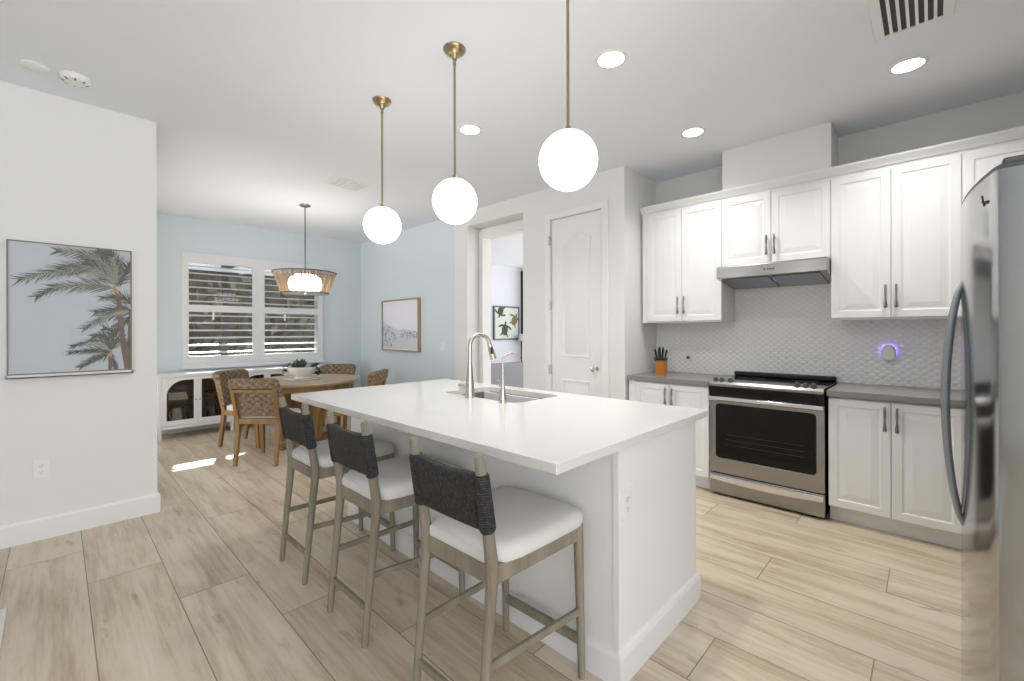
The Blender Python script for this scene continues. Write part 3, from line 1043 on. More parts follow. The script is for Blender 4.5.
def fdoor(xa, xb, side):
    n = 16
    pts = []
    for k in range(n + 1):
        x_ = xa + (xb - xa) * k / n
        pts.append((x_, fy_(x_)))
    r_ = .008
    if side < 0:
        pts = [(xa, fy_(xa) - r_), (xa + r_ * .3, fy_(xa) - r_ * .3)] + [p for p in pts[1:]]
    else:
        pts = pts[:-1] + [(xb - r_ * .3, fy_(xb) - r_ * .3), (xb, fy_(xb) - r_)]
    pts += [(xb, -.195), (xa, -.195)]
    b = BM(); prism(b, pts, 'z', .075, 1.748)
    d = obj('door', b, M['mirrorsteel'], t, smooth=30)
    b = BM(); prism(b, [(p[0], p[1] - .002) if p[1] > -.19 else p for p in pts], 'z', 1.748, 1.760)
    obj('door_cap', b, M['darkgrey'], d, smooth=30)
    hx = xb - .05 if side < 0 else xa + .05
    b = BM()
    hp = []
    for k in range(25):
        s = k / 24
        bow = (math.sin(s * math.pi)) ** .62 * .044
        hp.append((hx, fy_(hx) - .004 + bow, .675 + s * .815))
    tube(b, hp, [.007 + .0045 * math.sin(k / 24 * math.pi) ** .5 for k in range(25)], 14)
    obj('door_handle', b, M['steelx'], d, smooth=60)
    return d


near = fdoor(FX0, FXM - .002, -1)
fdoor(FXM + .002, FX1, 1)
b = BM(); box(b, FX0 + .002, FX0 + .05, -.195, -.135, 1.760, 1.776); box(b, FX0 + .002, FX0 + .09, -.24, -.195, 1.752, 1.772)
obj('hinge_cover', b, M['darkgrey'], t, bevel=.004)
b = BM(); box(b, FX0 + .02, FX1 - .02, -.19, -.15, .02, .07); obj('kick_grille', b, M['darkgrey'], t)
b = BM()
lx, lz = 1.785, 1.686
tub = lambda pts, r: tube(b, [(x_, fy_(x_) + .0008, z_) for x_, z_ in pts], r, 6)
tub([(lx - .030, lz - .006), (lx - .022, lz - .010), (lx - .014, lz - .004)], .0028)
tub([(lx - .006, lz - .004), (lx + .002, lz - .012), (lx + .012, lz + .004), (lx + .020, lz + .020)], .0016)
tub([(lx + .010, lz - .002), (lx + .018, lz + .002)], .0016)
obj('badge', b, M['slot'], near)

# ------------------------------------------------------------------ bar stools
st = thing('bar_stool', 'nearest counter stool with charcoal rope back and white seat', 'bar stool', (0, 0, 0), 'counter stools along the island')
RX, RYh, FXs, FYh = -.255, .168, .25, .200
lx_at = lambda z: (RX + .058 * z / .58) if z < .58 else (RX + .058 - .060 * (z - .58) / .385)
for s in (1, -1):
    b = BM()
    zs = [0, .02, .3, .54, .60, .70, .84, .938, .95]
    rs = [.0125, .014, .0165, .020, .021, .0195, .018, .017, .014]
    tube(b, [(lx_at(z), s * (RYh + .004 * min(z, .62)), z) for z in zs], rs, 14)
    obj('leg', b, M['stoolwood'], st, smooth=50)
    b = BM()
    tube(b, [(FXs, s * FYh, 0), (FXs, s * FYh, .02), (FXs - .012, s * (FYh - .005), .54), (FXs - .014, s * (FYh - .006), .596)], [.0125, .014, .019, .020], 14)
    obj('leg', b, M['stoolwood'], st, smooth=50)
    b = BM()
    bar(b, (-.195, s * .170, .565), (.236, s * .194, .565), .06, .022, .06, .022)
    obj('apron', b, M['stoolwood'], st, bevel=.003)
    b = BM()
    bar(b, (lx_at(.29), s * RYh, .285), (FXs - .006, s * (FYh - .002), .262), .026, .017)
    obj('stretcher', b, M['stoolwood'], st, bevel=.004)
b = BM(); bar(b, (-.197, -.17, .565), (-.197, .17, .565), .06, .024, ref=(0, 0, 1)); obj('apron', b, M['stoolwood'], st, bevel=.003)
b = BM(); bar(b, (.236, -.194, .565), (.236, .194, .565), .06, .022); obj('apron', b, M['stoolwood'], st, bevel=.003)
b = BM(); bar(b, (lx_at(.15), -RYh, .15), (lx_at(.15), RYh, .15), .026, .017); obj('stretcher', b, M['stoolwood'], st, bevel=.004)
b = BM(); bar(b, (FXs - .003, -FYh, .145), (FXs - .003, FYh, .145), .034, .022); obj('footrest', b, M['stoolwood'], st, bevel=.004)
# cushion
out = []
half = [(-.208, .142), (-.180, .146), (-.158, .192), (-.10, .207), (.05, .216), (.17, .221), (.225, .219), (.256, .207), (.270, .18), (.276, .12), (.278, .05)]
outl = half + [(x_, -y_) for x_, y_ in reversed(half)]


def shrink(pts, q):
    return [(p[0] * (1 - q / .26) if True else 0, p[1] * (1 - q / .21)) for p in pts]


b = BM()
base = [(p[0], p[1], .628) for p in outl]
loft(b, [[(p[0], p[1], .595) for p in shrink(outl, .004)], [(p[0], p[1], .604) for p in outl], [(p[0], p[1], .628) for p in shrink(outl, .001)],
         [(p[0], p[1], .643) for p in shrink(outl, .010)], [(p[0], p[1], .652) for p in shrink(outl, .03)], [(p[0], p[1], .657) for p in shrink(outl, .075)], [(p[0], p[1], .659) for p in shrink(outl, .14)]])
obj('seat', b, M['linen'], st, smooth=60)
# rope back
b = BM()
z0, z1 = .708, .894
lps = []
for k in range(13):
    y_ = -.152 + .304 * k / 12
    sag = .008 * math.sin(k / 12 * math.pi)
    prof = rrect(-.022, .022, z0 + sag * .3, z1 - sag, .018, 4)
    lps.append([(lx_at(p[1]) + p[0] + sag * -.8, y_, p[1]) for p in prof])
loft(b, lps)
obj('back_panel', b, M['ropev'], st, smooth=60)
for s in (1, -1):
    b = BM()
    zz = [z0, z0 + .004, z0 + .012, .76, .81, .86, z1 - .012, z1 - .004, z1]
    rr = [.020, .0245, .0265, .0265, .026, .0255, .025, .0235, .0195]
    tube(b, [(lx_at(z), s * (RYh + .0025), z) for z in zz], rr, 18)
    obj('post_wrap', b, M['ropeh'], st, smooth=60)
st.location = (1.138, 1.166, 0)
st.rotation_euler = (0, 0, R(1))
dup(st, (1.152, 1.896, 0), 0, 'middle counter stool with charcoal rope back and white seat')
dup(st, (1.158, 2.555, 0), 0, 'counter stool with charcoal rope back closest to the dining table')

# ------------------------------------------------------------------ dining table
tx_, ty_ = 2.08, 5.42
t = thing('dining_table', 'round pale oak pedestal dining table in the blue dining room', 'dining table', (tx_, ty_, 0))
b = BM(); lathe(b, [(.55, .722), (.58, .728), (.602, .745), (.605, .755), (.602, .765)], (tx_, ty_, 0), 72); obj('tabletop', b, M['tablewood'], t, smooth=30)
b = BM(); lathe(b, [(.50, .655), (.50, .722)], (tx_, ty_, 0), 60); obj('table_apron', b, M['chairwood'], t, smooth=30)
b = BM()
for a in (R(20), R(110)):
    d = Vector((math.cos(a), math.sin(a), 0)); e = Vector((-d.y, d.x, 0)); c = Vector((tx_, ty_, 0))
    lp = lambda w_, th, z: [c + d * w_ + e * th + Vector((0, 0, z)), c - d * w_ + e * th + Vector((0, 0, z)), c - d * w_ - e * th + Vector((0, 0, z)), c + d * w_ - e * th + Vector((0, 0, z))]
    loft(b, [lp(.20, .04, .05), lp(.24, .045, .35), lp(.36, .05, .655)])
obj('pedestal', b, M['chairwood'], t, bevel=.006)
b = BM()
for a in (R(20), R(110)):
    d = Vector((math.cos(a), math.sin(a), 0)); c = Vector((tx_, ty_, .026))
    bar(b, c - d * .38, c + d * .38, .05, .12)
obj('pedestal_foot', b, M['chairwood'], t, bevel=.006)

# dining chairs (face +x)
ch = thing('dining_chair', 'oak dining chair seen from behind, woven back towards island', 'dining chair', (0, 0, 0), 'woven dining chairs round the table')
bk = lambda z: -.195 - .085 * max(0, z - .42) / .45
for s in (1, -1):
    b = BM()
    bar(b, (-.262, s * .20, 0), (-.20, s * .205, .42), .034, .034, .046, .046, ref=(1, 0, 0))
    bar(b, (-.20, s * .205, .42), (bk(.80) - .040, s * .207, .80), .046, .042, .034, .034, ref=(1, 0, 0))
    obj('leg', b, M['chairwood'], ch, bevel=.005)
    b = BM()
    bar(b, (.215, s * .198, 0), (.20, s * .205, .40), .034, .034, .05, .05, ref=(1, 0, 0))
    obj('leg', b, M['chairwood'], ch, bevel=.005)
    b = BM(); bar(b, (-.19, s * .212, .40), (.215, s * .212, .40), .055, .026); obj('apron', b, M['chairwood'], ch, bevel=.003)
b = BM(); bar(b, (.215, -.21, .40), (.215, .21, .40), .055, .026); obj('apron', b, M['chairwood'], ch, bevel=.003)
b = BM()
bar(b, (-.212, -.20, .435), (-.212, .20, .435), .055, .034)
obj('back_rail', b, M['chairwood'], ch, bevel=.003)
b = BM()
bar(b, (bk(.745) - .034, -.20, .745), (bk(.745) - .034, .20, .745), .03, .03)
obj('back_rail', b, M['chairwood'], ch, bevel=.003)
b = BM()
lps = []
for k in range(15):
    y_ = -.232 + .464 * k / 14
    q = abs(k / 7 - 1)
    cur = .022 * (1 - q * q)
    zt = .872 - .020 * max(0, (q - .8) / .2) ** 2
    zb = .475 + .012 * (1 - q * q)
    pr = []
    for z, dx_ in ((zb, -.004), (zb, .03), (.62, .03), (.76, .03), (zt - .03, .03), (zt - .008, .022), (zt, .004), (zt, -.036), (zt - .012, -.055), (.775, -.060), (.765, -.012), (.62, -.004)):
        pr.append((bk(z) + dx_ - cur, y_, z))
    lps.append(pr)
loft(b, lps)
obj('woven_back', b, M['weave'], ch, smooth=45)
b = BM()
cu_ = lambda q, z: [(.02 + (p[0]) * (1 - q), p[1] * (1 - q), z) for p in rrect(-.205, .225, -.222, .222, .05)]
loft(b, [cu_(0, .428), cu_(-.01, .445), cu_(0, .47), cu_(.05, .486), cu_(.2, .492)])
obj('seat', b, M['linen'], ch, smooth=60)


def place(o, x_, y_, ang):
    o.location = (x_, y_, 0)
    o.rotation_euler = (0, 0, ang)


def chair_at(rx, ry, fxd, fyd, label=None):
    """rear-feet centre and facing direction"""
    a = math.atan2(fyd, fxd)
    x_, y_ = rx + .262 * math.cos(a), ry + .262 * math.sin(a)
    if label is None:
        place(ch, x_, y_, a)
    else:
        dup(ch, (x_, y_, 0), a, label)


chair_at(1.363, 4.838, .72, .685)
chair_at(1.465, 6.05, .60, -.80, 'oak dining chair with woven back beside the white console cabinet')
chair_at(2.74, 6.03, -.72, -.69, 'oak dining chair with woven back behind the succulent bowl')
chair_at(2.62, 4.74, -.66, .75, 'oak dining chair with woven back half hidden behind island top')

# table centrepiece
bx, by = 2.03, 5.41
b = BM(); lathe(b, [(.11, 0), (.195, .003), (.20, .007), (.195, .0092), (.12, .0092)], (bx, by, .765), 40)
tag(obj('serving_tray', b, M['quartz'], smooth=40), 'round pale marble tray under the succulent bowl', 'tray')
t = thing('succulent_planter', 'white footed bowl of trailing succulents on dining table', 'planter', (bx, by, .775))
b = BM(); lathe(b, [(.085, 0), (.095, .004), (.085, .025), (.09, .035), (.12, .048), (.150, .085), (.162, .125), (.160, .14), (.150, .14), (.145, .10), (.09, .075)], (bx, by, .7745), 40)
obj('bowl', b, M['ceramic'], t, smooth=50)
b = BM(); lathe(b, [(.09, .10), (.149, .125), (.05, .135)], (bx, by, .7745), 30); obj('soil', b, M['slot'], t)
b = BM()
rg = random.Random(11)


def leaf(b, c, d, ln, wd):
    d = Vector(d).normalized()
    s = d.cross(Vector((0, 0, 1)))
    s = s.normalized() if s.length > .05 else Vector((1, 0, 0))
    u = s.cross(d)
    c = Vector(c)
    lps = []
    for f_, w_ in ((0, .35), (.3, .9), (.65, 1), (.9, .45), (1, .06)):
        p = c + d * ln * f_ + u * ln * .12 * f_ * f_
        lps.append([p + s * wd * w_, p + u * wd * w_ * .5, p - s * wd * w_, p - u * wd * w_ * .35])
    loft(b, lps)


for k in range(11):
    a = rg.uniform(0, 6.28); r_ = rg.uniform(0, .11)
    c = (bx + r_ * math.cos(a), by + r_ * math.sin(a), .910 + rg.uniform(0, .045) * (1 - r_ / .12))
    for q in range(12):
        an = q * 2.4; el = rg.uniform(.2, 1.3)
        leaf(b, c, (math.cos(an) * math.cos(el), math.sin(an) * math.cos(el), math.sin(el)), rg.uniform(.04, .085), rg.uniform(.009, .014))
obj('succulent_leaves', b, M['succulent'], t, smooth=50)
b = BM()
for ang, drop, nn in ((-46, .115, 7), (-52, .10, 6), (140, .09, 5), (-40, .12, 6), (150, .08, 4), (128, .07, 4)):
    a = R(ang)
    base = Vector((math.cos(a), math.sin(a), 0))
    for k in range(nn * 4):
        s = k / (nn * 4)
        rr_ = .11 + .085 * min(1, s * 1.8)
        zz_ = .918 + .03 * math.sin(min(1, s * 1.8) * math.pi) - drop * .85 * max(0, s - .45) / .55
        c = Vector((bx, by, 0)) + base * rr_ + Vector((rg.uniform(-.02, .02), rg.uniform(-.02, .02), zz_))
        leaf(b, c, (rg.uniform(-1, 1), rg.uniform(-1, 1), rg.uniform(-.9, .2)), rg.uniform(.025, .045), .009)
obj('trailing_leaves', b, M['ivy'], t, smooth=50)

# ------------------------------------------------------------------ console cabinets
CW = .812


def console(x0, label):
    t = thing('console_cabinet', label, 'console cabinet', (x0 + CW / 2, 7.0, 0), 'white glass-door console cabinets under the window')
    x1 = x0 + CW
    F, Bk = 6.795, 7.19
    b = BM(); box(b, x0, x1, F - .01, Bk, .782, .806); obj('top', b, M['trim'], t, bevel=.003)
    for xx in (x0 + .004, x1 - .039):
        for yy in (F - .002, Bk - .04):
            b = BM(); box(b, xx, xx + .035, yy, yy + .035, 0, .782); obj('leg', b, M['trim'], t, bevel=.002)
    b = BM()
    box(b, x0 + .006, x0 + .02, F + .03, Bk - .02, .14, .782); box(b, x1 - .02, x1 - .006, F + .03, Bk - .02, .14, .782)
    box(b, x0 + .006, x1 - .006, F + .012, Bk - .01, .13, .15)
    box(b, x0 + .03, x1 - .03, F + .004, F + .02, .125, .165); box(b, x0 + .03, x1 - .03, F + .004, F + .02, .762, .782)
    obj('carcass', b, M['trim'], t)
    b = BM(); box(b, x0 + .02, x1 - .02, Bk - .02, Bk - .01, .15, .78); box(b, x0 + .021, x1 - .021, F + .05, Bk - .021, .455, .475)
    obj('shelf', b, M['shelfwood'], t)
    for side in (0, 1):
        a0 = x0 + .041 if side == 0 else x0 + CW / 2 + .001
        a1 = x0 + CW / 2 - .001 if side == 0 else x1 - .041
        u0, u1, v0, v1 = a0 + .048, a1 - .040, .228, .728
        if side:
            u0, u1 = a0 + .040, a1 - .048
        rr = .19
        inner = [(u0, v0), (u1, v0)]
        if side == 0:
            inner += [(u1, v1)] + [(u0 + rr + rr * math.cos(R(90 + 90 * k / 10)) * 1, v1 - rr + rr * math.sin(R(90 + 90 * k / 10))) for k in range(11)]
        else:
            inner += [(u1 - rr + rr * math.cos(R(90 * k / 10)), v1 - rr + rr * math.sin(R(90 * k / 10))) for k in range(11)] + [(u0, v1)]
        b = BM(); plate(b, rect(a0, a1, .168, .76), [inner], toY(F + .016), .018)
        d = obj('door', b, M['trim'], t, bevel=.002)
        b = BM(); plate(b, inner, [], toY(F + .012), .003); obj('glass_pane', b, M['smoke'], d)
        b = BM(); kx_ = a1 - .02 if side == 0 else a0 + .02
        tube(b, [(kx_, F, .47), (kx_, F - .014, .47), (kx_, F - .02, .47)], [.004, .008, .006], 10); obj('door_knob', b, M['black'], d, smooth=40)
    return t


console(.848, 'white arched glass-door console cabinet holding books and a white jug')
console(1.662, 'white arched glass-door console cabinet in the middle behind woven chairs')
console(2.476, 'white arched glass-door console cabinet behind the dining table near blue corner')
# contents of the first console
for k, (zz, hh, cc, w0, lab) in enumerate(((.475, .035, 'book', .20, 'cream book at bottom of the small console stack'), (.51, .03, 'ceramic', .19, 'white book in middle of the small console stack'), (.54, .028, 'book', .18, 'tan book on top of the small console stack'))):
    tb = thing('book', lab, 'book', (1.06, 6.92, zz), 'books on the console shelf')
    b = BM(); box(b, .965, .965 + w0, 6.865, 6.99, zz + .0005, zz + .004); box(b, .965, .965 + w0, 6.865, 6.99, zz + hh - .004, zz + hh - .0005); box(b, .965, .969, 6.865, 6.99, zz + .0005, zz + hh - .0005)
    obj('book_cover', b, M[cc], tb)
    b = BM(); box(b, .969, .963 + w0, 6.868, 6.987, zz + .004, zz + hh - .004); obj('pages', b, M['framewhite'], tb)
t = thing('white_jug', 'white ceramic jug on lower shelf of the first console', 'jug', (1.055, 6.91, .15))
b = BM(); lathe(b, [(.045, 0), (.05, .01), (.052, .12), (.045, .18), (.047, .21), (.042, .21), (.04, .17)], (1.055, 6.91, .1505), 24); obj('jug_body', b, M['ceramic'], t, smooth=50)
b = BM(); tube(b, [(1.055 - .047, 6.91, .33), (.985, 6.91, .32), (.98, 6.91, .27), (1.005, 6.91, .225)], .007, 8); obj('jug_handle', b, M['ceramic'], t, smooth=60)
b = BM(); tube(b, [(1.19 + .09 * math.cos(R(k * 15)), 7.02, .272 + .11 * math.sin(R(k * 15))) for k in range(25)], .006, 8, False)
for q in (-.05, 0, .05):
    tube(b, [(1.19 + q, 7.02, .272 - .09), (1.19 + q, 7.02, .272 + .09)], .003, 6)
tag(obj('wire_trivet', b, M['glassware'], smooth=60), 'round dark wire rack leaning inside first console', 'wire rack')
for q, (xx, yy, rr, hh, lab) in enumerate(((1.36, 6.92, .035, .24, 'dark glass bottle just inside the second door of the first console'), (1.45, 6.94, .045, .2, 'wide dark glass jar in middle of console lower shelf'), (1.55, 6.92, .03, .22, 'thin dark bottle at console shelf end'), (1.145, 6.87, .03, .16, 'small grey glass tumbler right next to white jug'))):
    b = BM(); lathe(b, [(rr * .9, 0), (rr, .01), (rr, hh * .6), (rr * .4, hh * .8), (rr * .4, hh)], (xx, yy, .1505), 18)
    tag(obj('glass_bottle' if q != 3 else 'glass_tumbler', b, M['glassware'], smooth=40), lab, 'bottle' if q != 3 else 'glass', 'glassware in the console')
b = BM(); lathe(b, [(.04, 0), (.09, .03), (.11, .07), (.105, .07), (.05, .02)], (1.45, 6.95, .4755), 24)
tag(obj('glass_bowl', b, M['glassware'], smooth=50), 'dark glass bowl on upper shelf of first console', 'bowl')


# ------------------------------------------------------------------ pictures
def frame(bm, to, u0, u1, v0, v1, w_, d):
    plate(bm, rect(u0, u1, v0, v1), [rect(u0 + w_, u1 - w_, v0 + w_, v1 - w_)], to, d)


cnt = [0]


def frond(b, to, pts, ln, wd, nl, lift, rg, droop=.9):
    """palm frond on a picture: rachis through pts (u, v), leaflets on both sides"""
    P = [Vector((p[0], p[1])) for p in pts]
    def at(s):
        f = s * (len(P) - 1); i = min(int(f), len(P) - 2); q = f - i
        p0, p1, p2, p3 = P[max(i - 1, 0)], P[i], P[i + 1], P[min(i + 2, len(P) - 1)]
        return .5 * ((2 * p1) + (p2 - p0) * q + (2 * p0 - 5 * p1 + 4 * p2 - p3) * q * q + (3 * p1 - p0 - 3 * p2 + p3) * q ** 3)
    def tri(*ps):
        cnt[0] += 1
        b.faces.new([b.verts.new(to(p.x, p.y, lift + cnt[0] * 1.5e-6)) for p in ps])
    for k in range(24):
        p, q = at(k / 24), at((k + 1) / 24)
        t_ = (q - p).normalized(); n_ = Vector((-t_.y, t_.x)) * wd * (1 - k / 30)
        tri(p + n_, p - n_, q - n_, q + n_)
    for k in range(nl):
        s = .06 + .94 * k / nl
        p = at(s); t_ = (at(min(1, s + .02)) - at(s - .02)).normalized()
        n_ = Vector((-t_.y, t_.x))
        L_ = ln * (1 - .55 * s) * rg.uniform(.75, 1.15)
        for sd in (1, -1):
            d = (t_ * rg.uniform(.6, 1.0) + n_ * sd * rg.uniform(.35, .9)).normalized()
            d = (d + Vector((-.35, -.25 * droop)) * rg.uniform(.3, 1)).normalized()
            e = Vector((-d.y, d.x)) * wd * 1.25
            tri(p - e, p + d * L_ * .5 - e * .7, p + d * L_, p + d * L_ * .5 + e * .7, p + e)


PX0, PX1, PZ0, PZ1 = -.213, .370, 1.064, 1.904
t = thing('palm_picture', 'large framed picture of windblown palm trees on white left wall', 'picture', (.08, YL, 1.48))
tw = toY(YL)
b = BM(); frame(b, tw, PX0, PX1, PZ0, PZ1, .007, .042); obj('inner_frame', b, M['framegrey'], t)
b = BM(); frame(b, tw, PX0 - .006, PX1 + .006, PZ0 - .022, PZ1 + .006, .006, .036); box(b, PX0 - .006, PX1 + .006, YL - .036, YL, PZ0 - .022, PZ0); obj('outer_frame', b, M['framewhite'], t)
b = BM(); box(b, PX0 + .006, PX1 - .006, YL - .036, YL - .001, PZ0 + .006, PZ1 - .006); obj('canvas', b, M['printsky'], t)
UV = lambda u, v: (PX0 + .008 + u * (PX1 - PX0 - .016), PZ0 + .008 + v * (PZ1 - PZ0 - .016))
CL = lambda lst: [UV(*p) for p in lst]
rg = random.Random(5)


def clipto(u, v, d):
    return (min(max(u, PX0 + .008), PX1 - .008), YL - .0358 - d, min(max(v, PZ0 + .008), PZ1 - .008))


b = BM()
for pts, ln in (([(.87, .70), (.70, .86), (.50, .84), (.30, .78), (.07, .715)], .15),
                ([(.86, .68), (.68, .70), (.48, .685), (.33, .66), (.20, .585)], .12),
                ([(.87, .70), (.72, .84), (.56, .83), (.42, .81)], .14),
                ([(.88, .70), (.78, .86), (.62, .94), (.36, .96)], .13),
                ([(.88, .70), (.82, .84), (.74, .93), (.60, .90)], .13),
                ([(.88, .70), (.84, .84), (.80, .95), (.72, .99)], .12),
                ([(.89, .70), (.87, .84), (.86, .93), (.80, 1.02)], .11),
                ([(.90, .70), (.95, .80), (.98, .86), (1.0, .88)], .10)):
    frond(b, clipto, CL(pts), ln, .0020, 40, .0018, rg)
obj('print_fronds', b, M['printfrond'], t)
b = BM()
for pts, ln in (([(.86, .71), (.69, .84), (.50, .82), (.32, .77), (.12, .72)], .09), ([(.85, .69), (.68, .71), (.48, .69), (.34, .66)], .08),
                ([(.87, .72), (.78, .87), (.64, .94), (.40, .96)], .08), ([(.88, .72), (.86, .84), (.84, .94)], .07),
                ([(.87, .71), (.74, .80), (.62, .79)], .08), ([(.99, .49), (.88, .47), (.74, .43)], .06), ([(.80, .16), (.72, .22), (.60, .22)], .05)):
    frond(b, clipto, CL(pts), ln, .0013, 30, .0030, rg)
obj('print_pale_fronds', b, M['printfrond2'], t)
b = BM()
for pts, ln in (([(1.02, .50), (.92, .52), (.80, .50), (.68, .475)], .10), ([(1.02, .48), (.90, .47), (.75, .43), (.58, .34)], .10),
                ([(1.02, .55), (.95, .60), (.86, .61), (.74, .60)], .09), ([(1.0, .45), (.95, .40), (.90, .36), (.86, .30)], .08),
                ([(.82, .16), (.74, .24), (.62, .23), (.48, .20)], .07), ([(.82, .15), (.72, .17), (.60, .16), (.46, .15)], .07),
                ([(.82, .15), (.74, .12), (.64, .08), (.55, .03)], .07), ([(.82, .16), (.80, .25), (.74, .29), (.66, .28)], .08),
                ([(.82, .16), (.88, .24), (.94, .24), (.98, .20)], .08), ([(.82, .15), (.84, .08), (.86, .04), (.87, .0)], .05),
                ([(.82, .16), (.84, .26), (.82, .33), (.76, .35)], .08)):
    frond(b, clipto, CL(pts), ln, .0018, 28, .0004, rg)
obj('print_far_fronds', b, M['printfrond'], t)


def strip(b, pts, ws, d):
    for k in range(len(pts) - 1):
        (u, v), (u2, v2) = UV(*pts[k]), UV(*pts[k + 1])
        b.faces.new([b.verts.new(clipto(a, c, d)) for a, c in ((u - ws[k], v), (u + ws[k], v), (u2 + ws[k + 1], v2), (u2 - ws[k + 1], v2))])


b = BM()
strip(b, [(.885, .66), (.90, .5), (.915, .35), (.94, .18), (.975, 0)], [.013, .014, .015, .016, .017], .0036)
strip(b, [(.82, .14), (.815, .07), (.81, 0)], [.008, .009, .009], .0037)
strip(b, [(1.0, .5), (.99, .3), (.985, .0)], [.008, .009, .01], .0006)
obj('print_trunks', b, M['printtrunk'], t)
b = BM()
for cu_v, s in (((.87, .675), .038), ((.82, .135), .022)):
    for k in range(14):
        a = rg.uniform(R(60), R(300)); q = rg.uniform(.5, 1.4) * s
        c = UV(*cu_v)
        e = Vector((math.cos(a), math.sin(a)))
        n_ = Vector((-e.y, e.x)) * .006
        p0 = Vector(c)
        b.faces.new([b.verts.new(clipto(p.x, p.y, .0040 + k * .00005)) for p in (p0 - n_, p0 + e * q, p0 + n_)])
obj('print_boots', b, M['printbrown'], t)

# beach picture on the blue wall
t = thing('beach_picture', 'framed pale beach dune print on the light blue wall', 'picture', (XW, 5.95, 1.43))
tx = toX(XW)
AY0, AY1, AZ0, AZ1 = 5.385, 6.42, 1.028, 1.826
b = BM(); frame(b, tx, AY0, AY1, AZ0, AZ1, .022, .05); obj('picture_frame', b, M['frametan'], t)
b = BM(); box(b, XW - .034, XW - .001, AY0 + .021, AY1 - .021, AZ0 + .021, AZ1 - .021); obj('print', b, M['printbeach'], t)
q_ = lambda u, v, d=.0345: (XW - d, AY1 - .022 - u * (AY1 - AY0 - .044), AZ0 + .022 + v * (AZ1 - AZ0 - .044))
b = BM()
b.faces.new([b.verts.new(q_(*p)) for p in ((0, .02), (1, .02), (1, .36), (.8, .40), (.6, .42), (.45, .40), (.3, .46), (.12, .53), (0, .60))])
obj('print_sand', b, M['printdune2'], t)
b = BM()
rg = random.Random(9)
for k in range(150):
    zone = rg.random()
    if zone < .65:
        u, v = rg.uniform(.0, .38), rg.uniform(.05, .48)
        if u > .42 - abs(v - .25) * .8: continue
    else:
        u, v = rg.uniform(.55, 1.0), rg.uniform(.22, .36)
    a = rg.uniform(40, 140); L_ = rg.uniform(.02, .07); e = (math.cos(R(a)) * L_, math.sin(R(a)) * L_)
    w_ = rg.uniform(.006, .014)
    b.faces.new([b.verts.new(q_(*p, .0352 + k * .00001)) for p in ((u - w_, v), (u + w_, v), (min(u + e[0], .99), min(v + e[1], .99)))])
obj('print_dune_grass', b, M['printdune'], t)

# far room: turtle picture, sofa, lamp, dark door edge
FYw = 6.55
t = thing('turtle_picture', 'framed picture of three swimming turtles seen through the cased opening', 'picture', (6.5, FYw, 1.5))
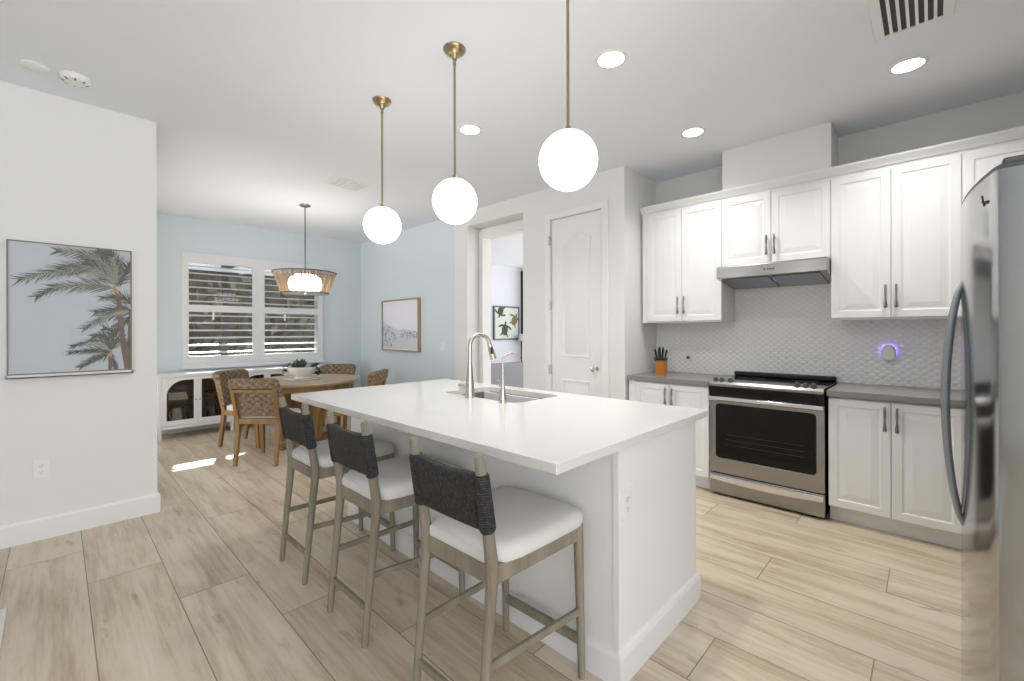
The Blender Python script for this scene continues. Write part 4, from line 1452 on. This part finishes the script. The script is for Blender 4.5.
# corners from the view lines at the far wall
TX0, TX1, TZ0, TZ1 = 6.25, 7.02, 1.148, 1.862
ty = toY(FYw)
b = BM(); frame(b, ty, TX0, TX1, TZ0, TZ1, .03, .04); obj('picture_frame', b, M['frameblue'], t)
b = BM(); box(b, TX0 + .029, TX1 - .029, FYw - .03, FYw - .001, TZ0 + .029, TZ1 - .029); obj('print', b, M['printpond'], t)
for k, (u, v, s, a0, mm) in enumerate(((.26, .86, .15, 250, 'printturtle'), (.80, .58, .16, 60, 'printturtle2'), (.42, .30, .17, 80, 'printturtle'))):
    b = BM()
    c = Vector((TX0 + u * (TX1 - TX0), TZ0 + v * (TZ1 - TZ0)))
    def blob(cc, rx, rz, rot, d):
        pts = []
        for j in range(14):
            a = 2 * math.pi * j / 14
            p = Vector((rx * math.cos(a), rz * math.sin(a)))
            p = Vector((p.x * math.cos(rot) - p.y * math.sin(rot), p.x * math.sin(rot) + p.y * math.cos(rot)))
            q = cc + p
            q = Vector((min(max(q.x, TX0 + .03), TX1 - .03), min(max(q.y, TZ0 + .03), TZ1 - .03)))
            pts.append(b.verts.new((q.x, FYw - .0305 - d, q.y)))
        b.faces.new(pts)
    ar = R(a0)
    h = Vector((math.cos(ar), math.sin(ar)))
    sd = Vector((-h.y, h.x))
    blob(c, s * .72, s * .55, ar, .002)
    blob(c + h * s * .85, s * .22, s * .17, ar, .001)
    for sg in (1, -1):
        blob(c + h * s * .4 + sd * sg * s * .75, s * .48, s * .14, ar + sg * R(115), .0005)
        blob(c - h * s * .6 + sd * sg * s * .5, s * .28, s * .12, ar + sg * R(140), .0005)
    obj('print_turtle', b, M[mm], t)
t = thing('sofa', 'blue-grey sofa back in the room past the cased opening', 'sofa', (6.0, 6.0, 0))
b = BM(); box(b, 4.75, 6.75, 5.30, 5.52, .06, .775); obj('backrest', b, M['sofa'], t, bevel=.04, seg=4)
b = BM(); box(b, 4.78, 6.72, 5.521, 6.1, .06, .43); obj('seat', b, M['sofa'], t, bevel=.03, seg=3)
for xx in (4.85, 6.65):
    for yy in (5.38, 6.02):
        b = BM(); box(b, xx - .02, xx + .02, yy - .02, yy + .02, 0, .065); obj('leg', b, M['black'], t)
t = thing('table_lamp', 'white table lamp glimpsed at the edge of the cased opening', 'table lamp', (6.96, 6.36, 0))

b = BM(); lathe(b, [(.11, 0), (.11, .02), (.02, .03), (.012, 1.10), (.012, 1.14)], (6.96, 6.36, 0), 20); obj('lamp_stand', b, M['plastic'], t, smooth=40)
b = BM(); lathe(b, [(.10, 1.125), (.08, 1.27)], (6.96, 6.36, 0), 28); obj('lamp_shade', b, M['linen'], t, smooth=40)
t['label'] = 'white floor lamp glimpsed at the edge of the cased opening'
t['category'] = 'floor lamp'
t.name = 'floor_lamp'
b = BM(); box(b, 7.105, 7.75, 6.30, 6.549, 0, 2.66)
tag(obj('black_cabinet', b, M['black'], bevel=.005), 'tall black cabinet edge beside the turtle picture', 'cabinet')

# ------------------------------------------------------------------ rug
b = BM(); box(b, -2.4, -.165, .9, 3.2, 0, .012)
tag(obj('area_rug', b, M['rug'], bevel=.005), 'cream area rug corner on floor below the palm picture wall', 'rug')
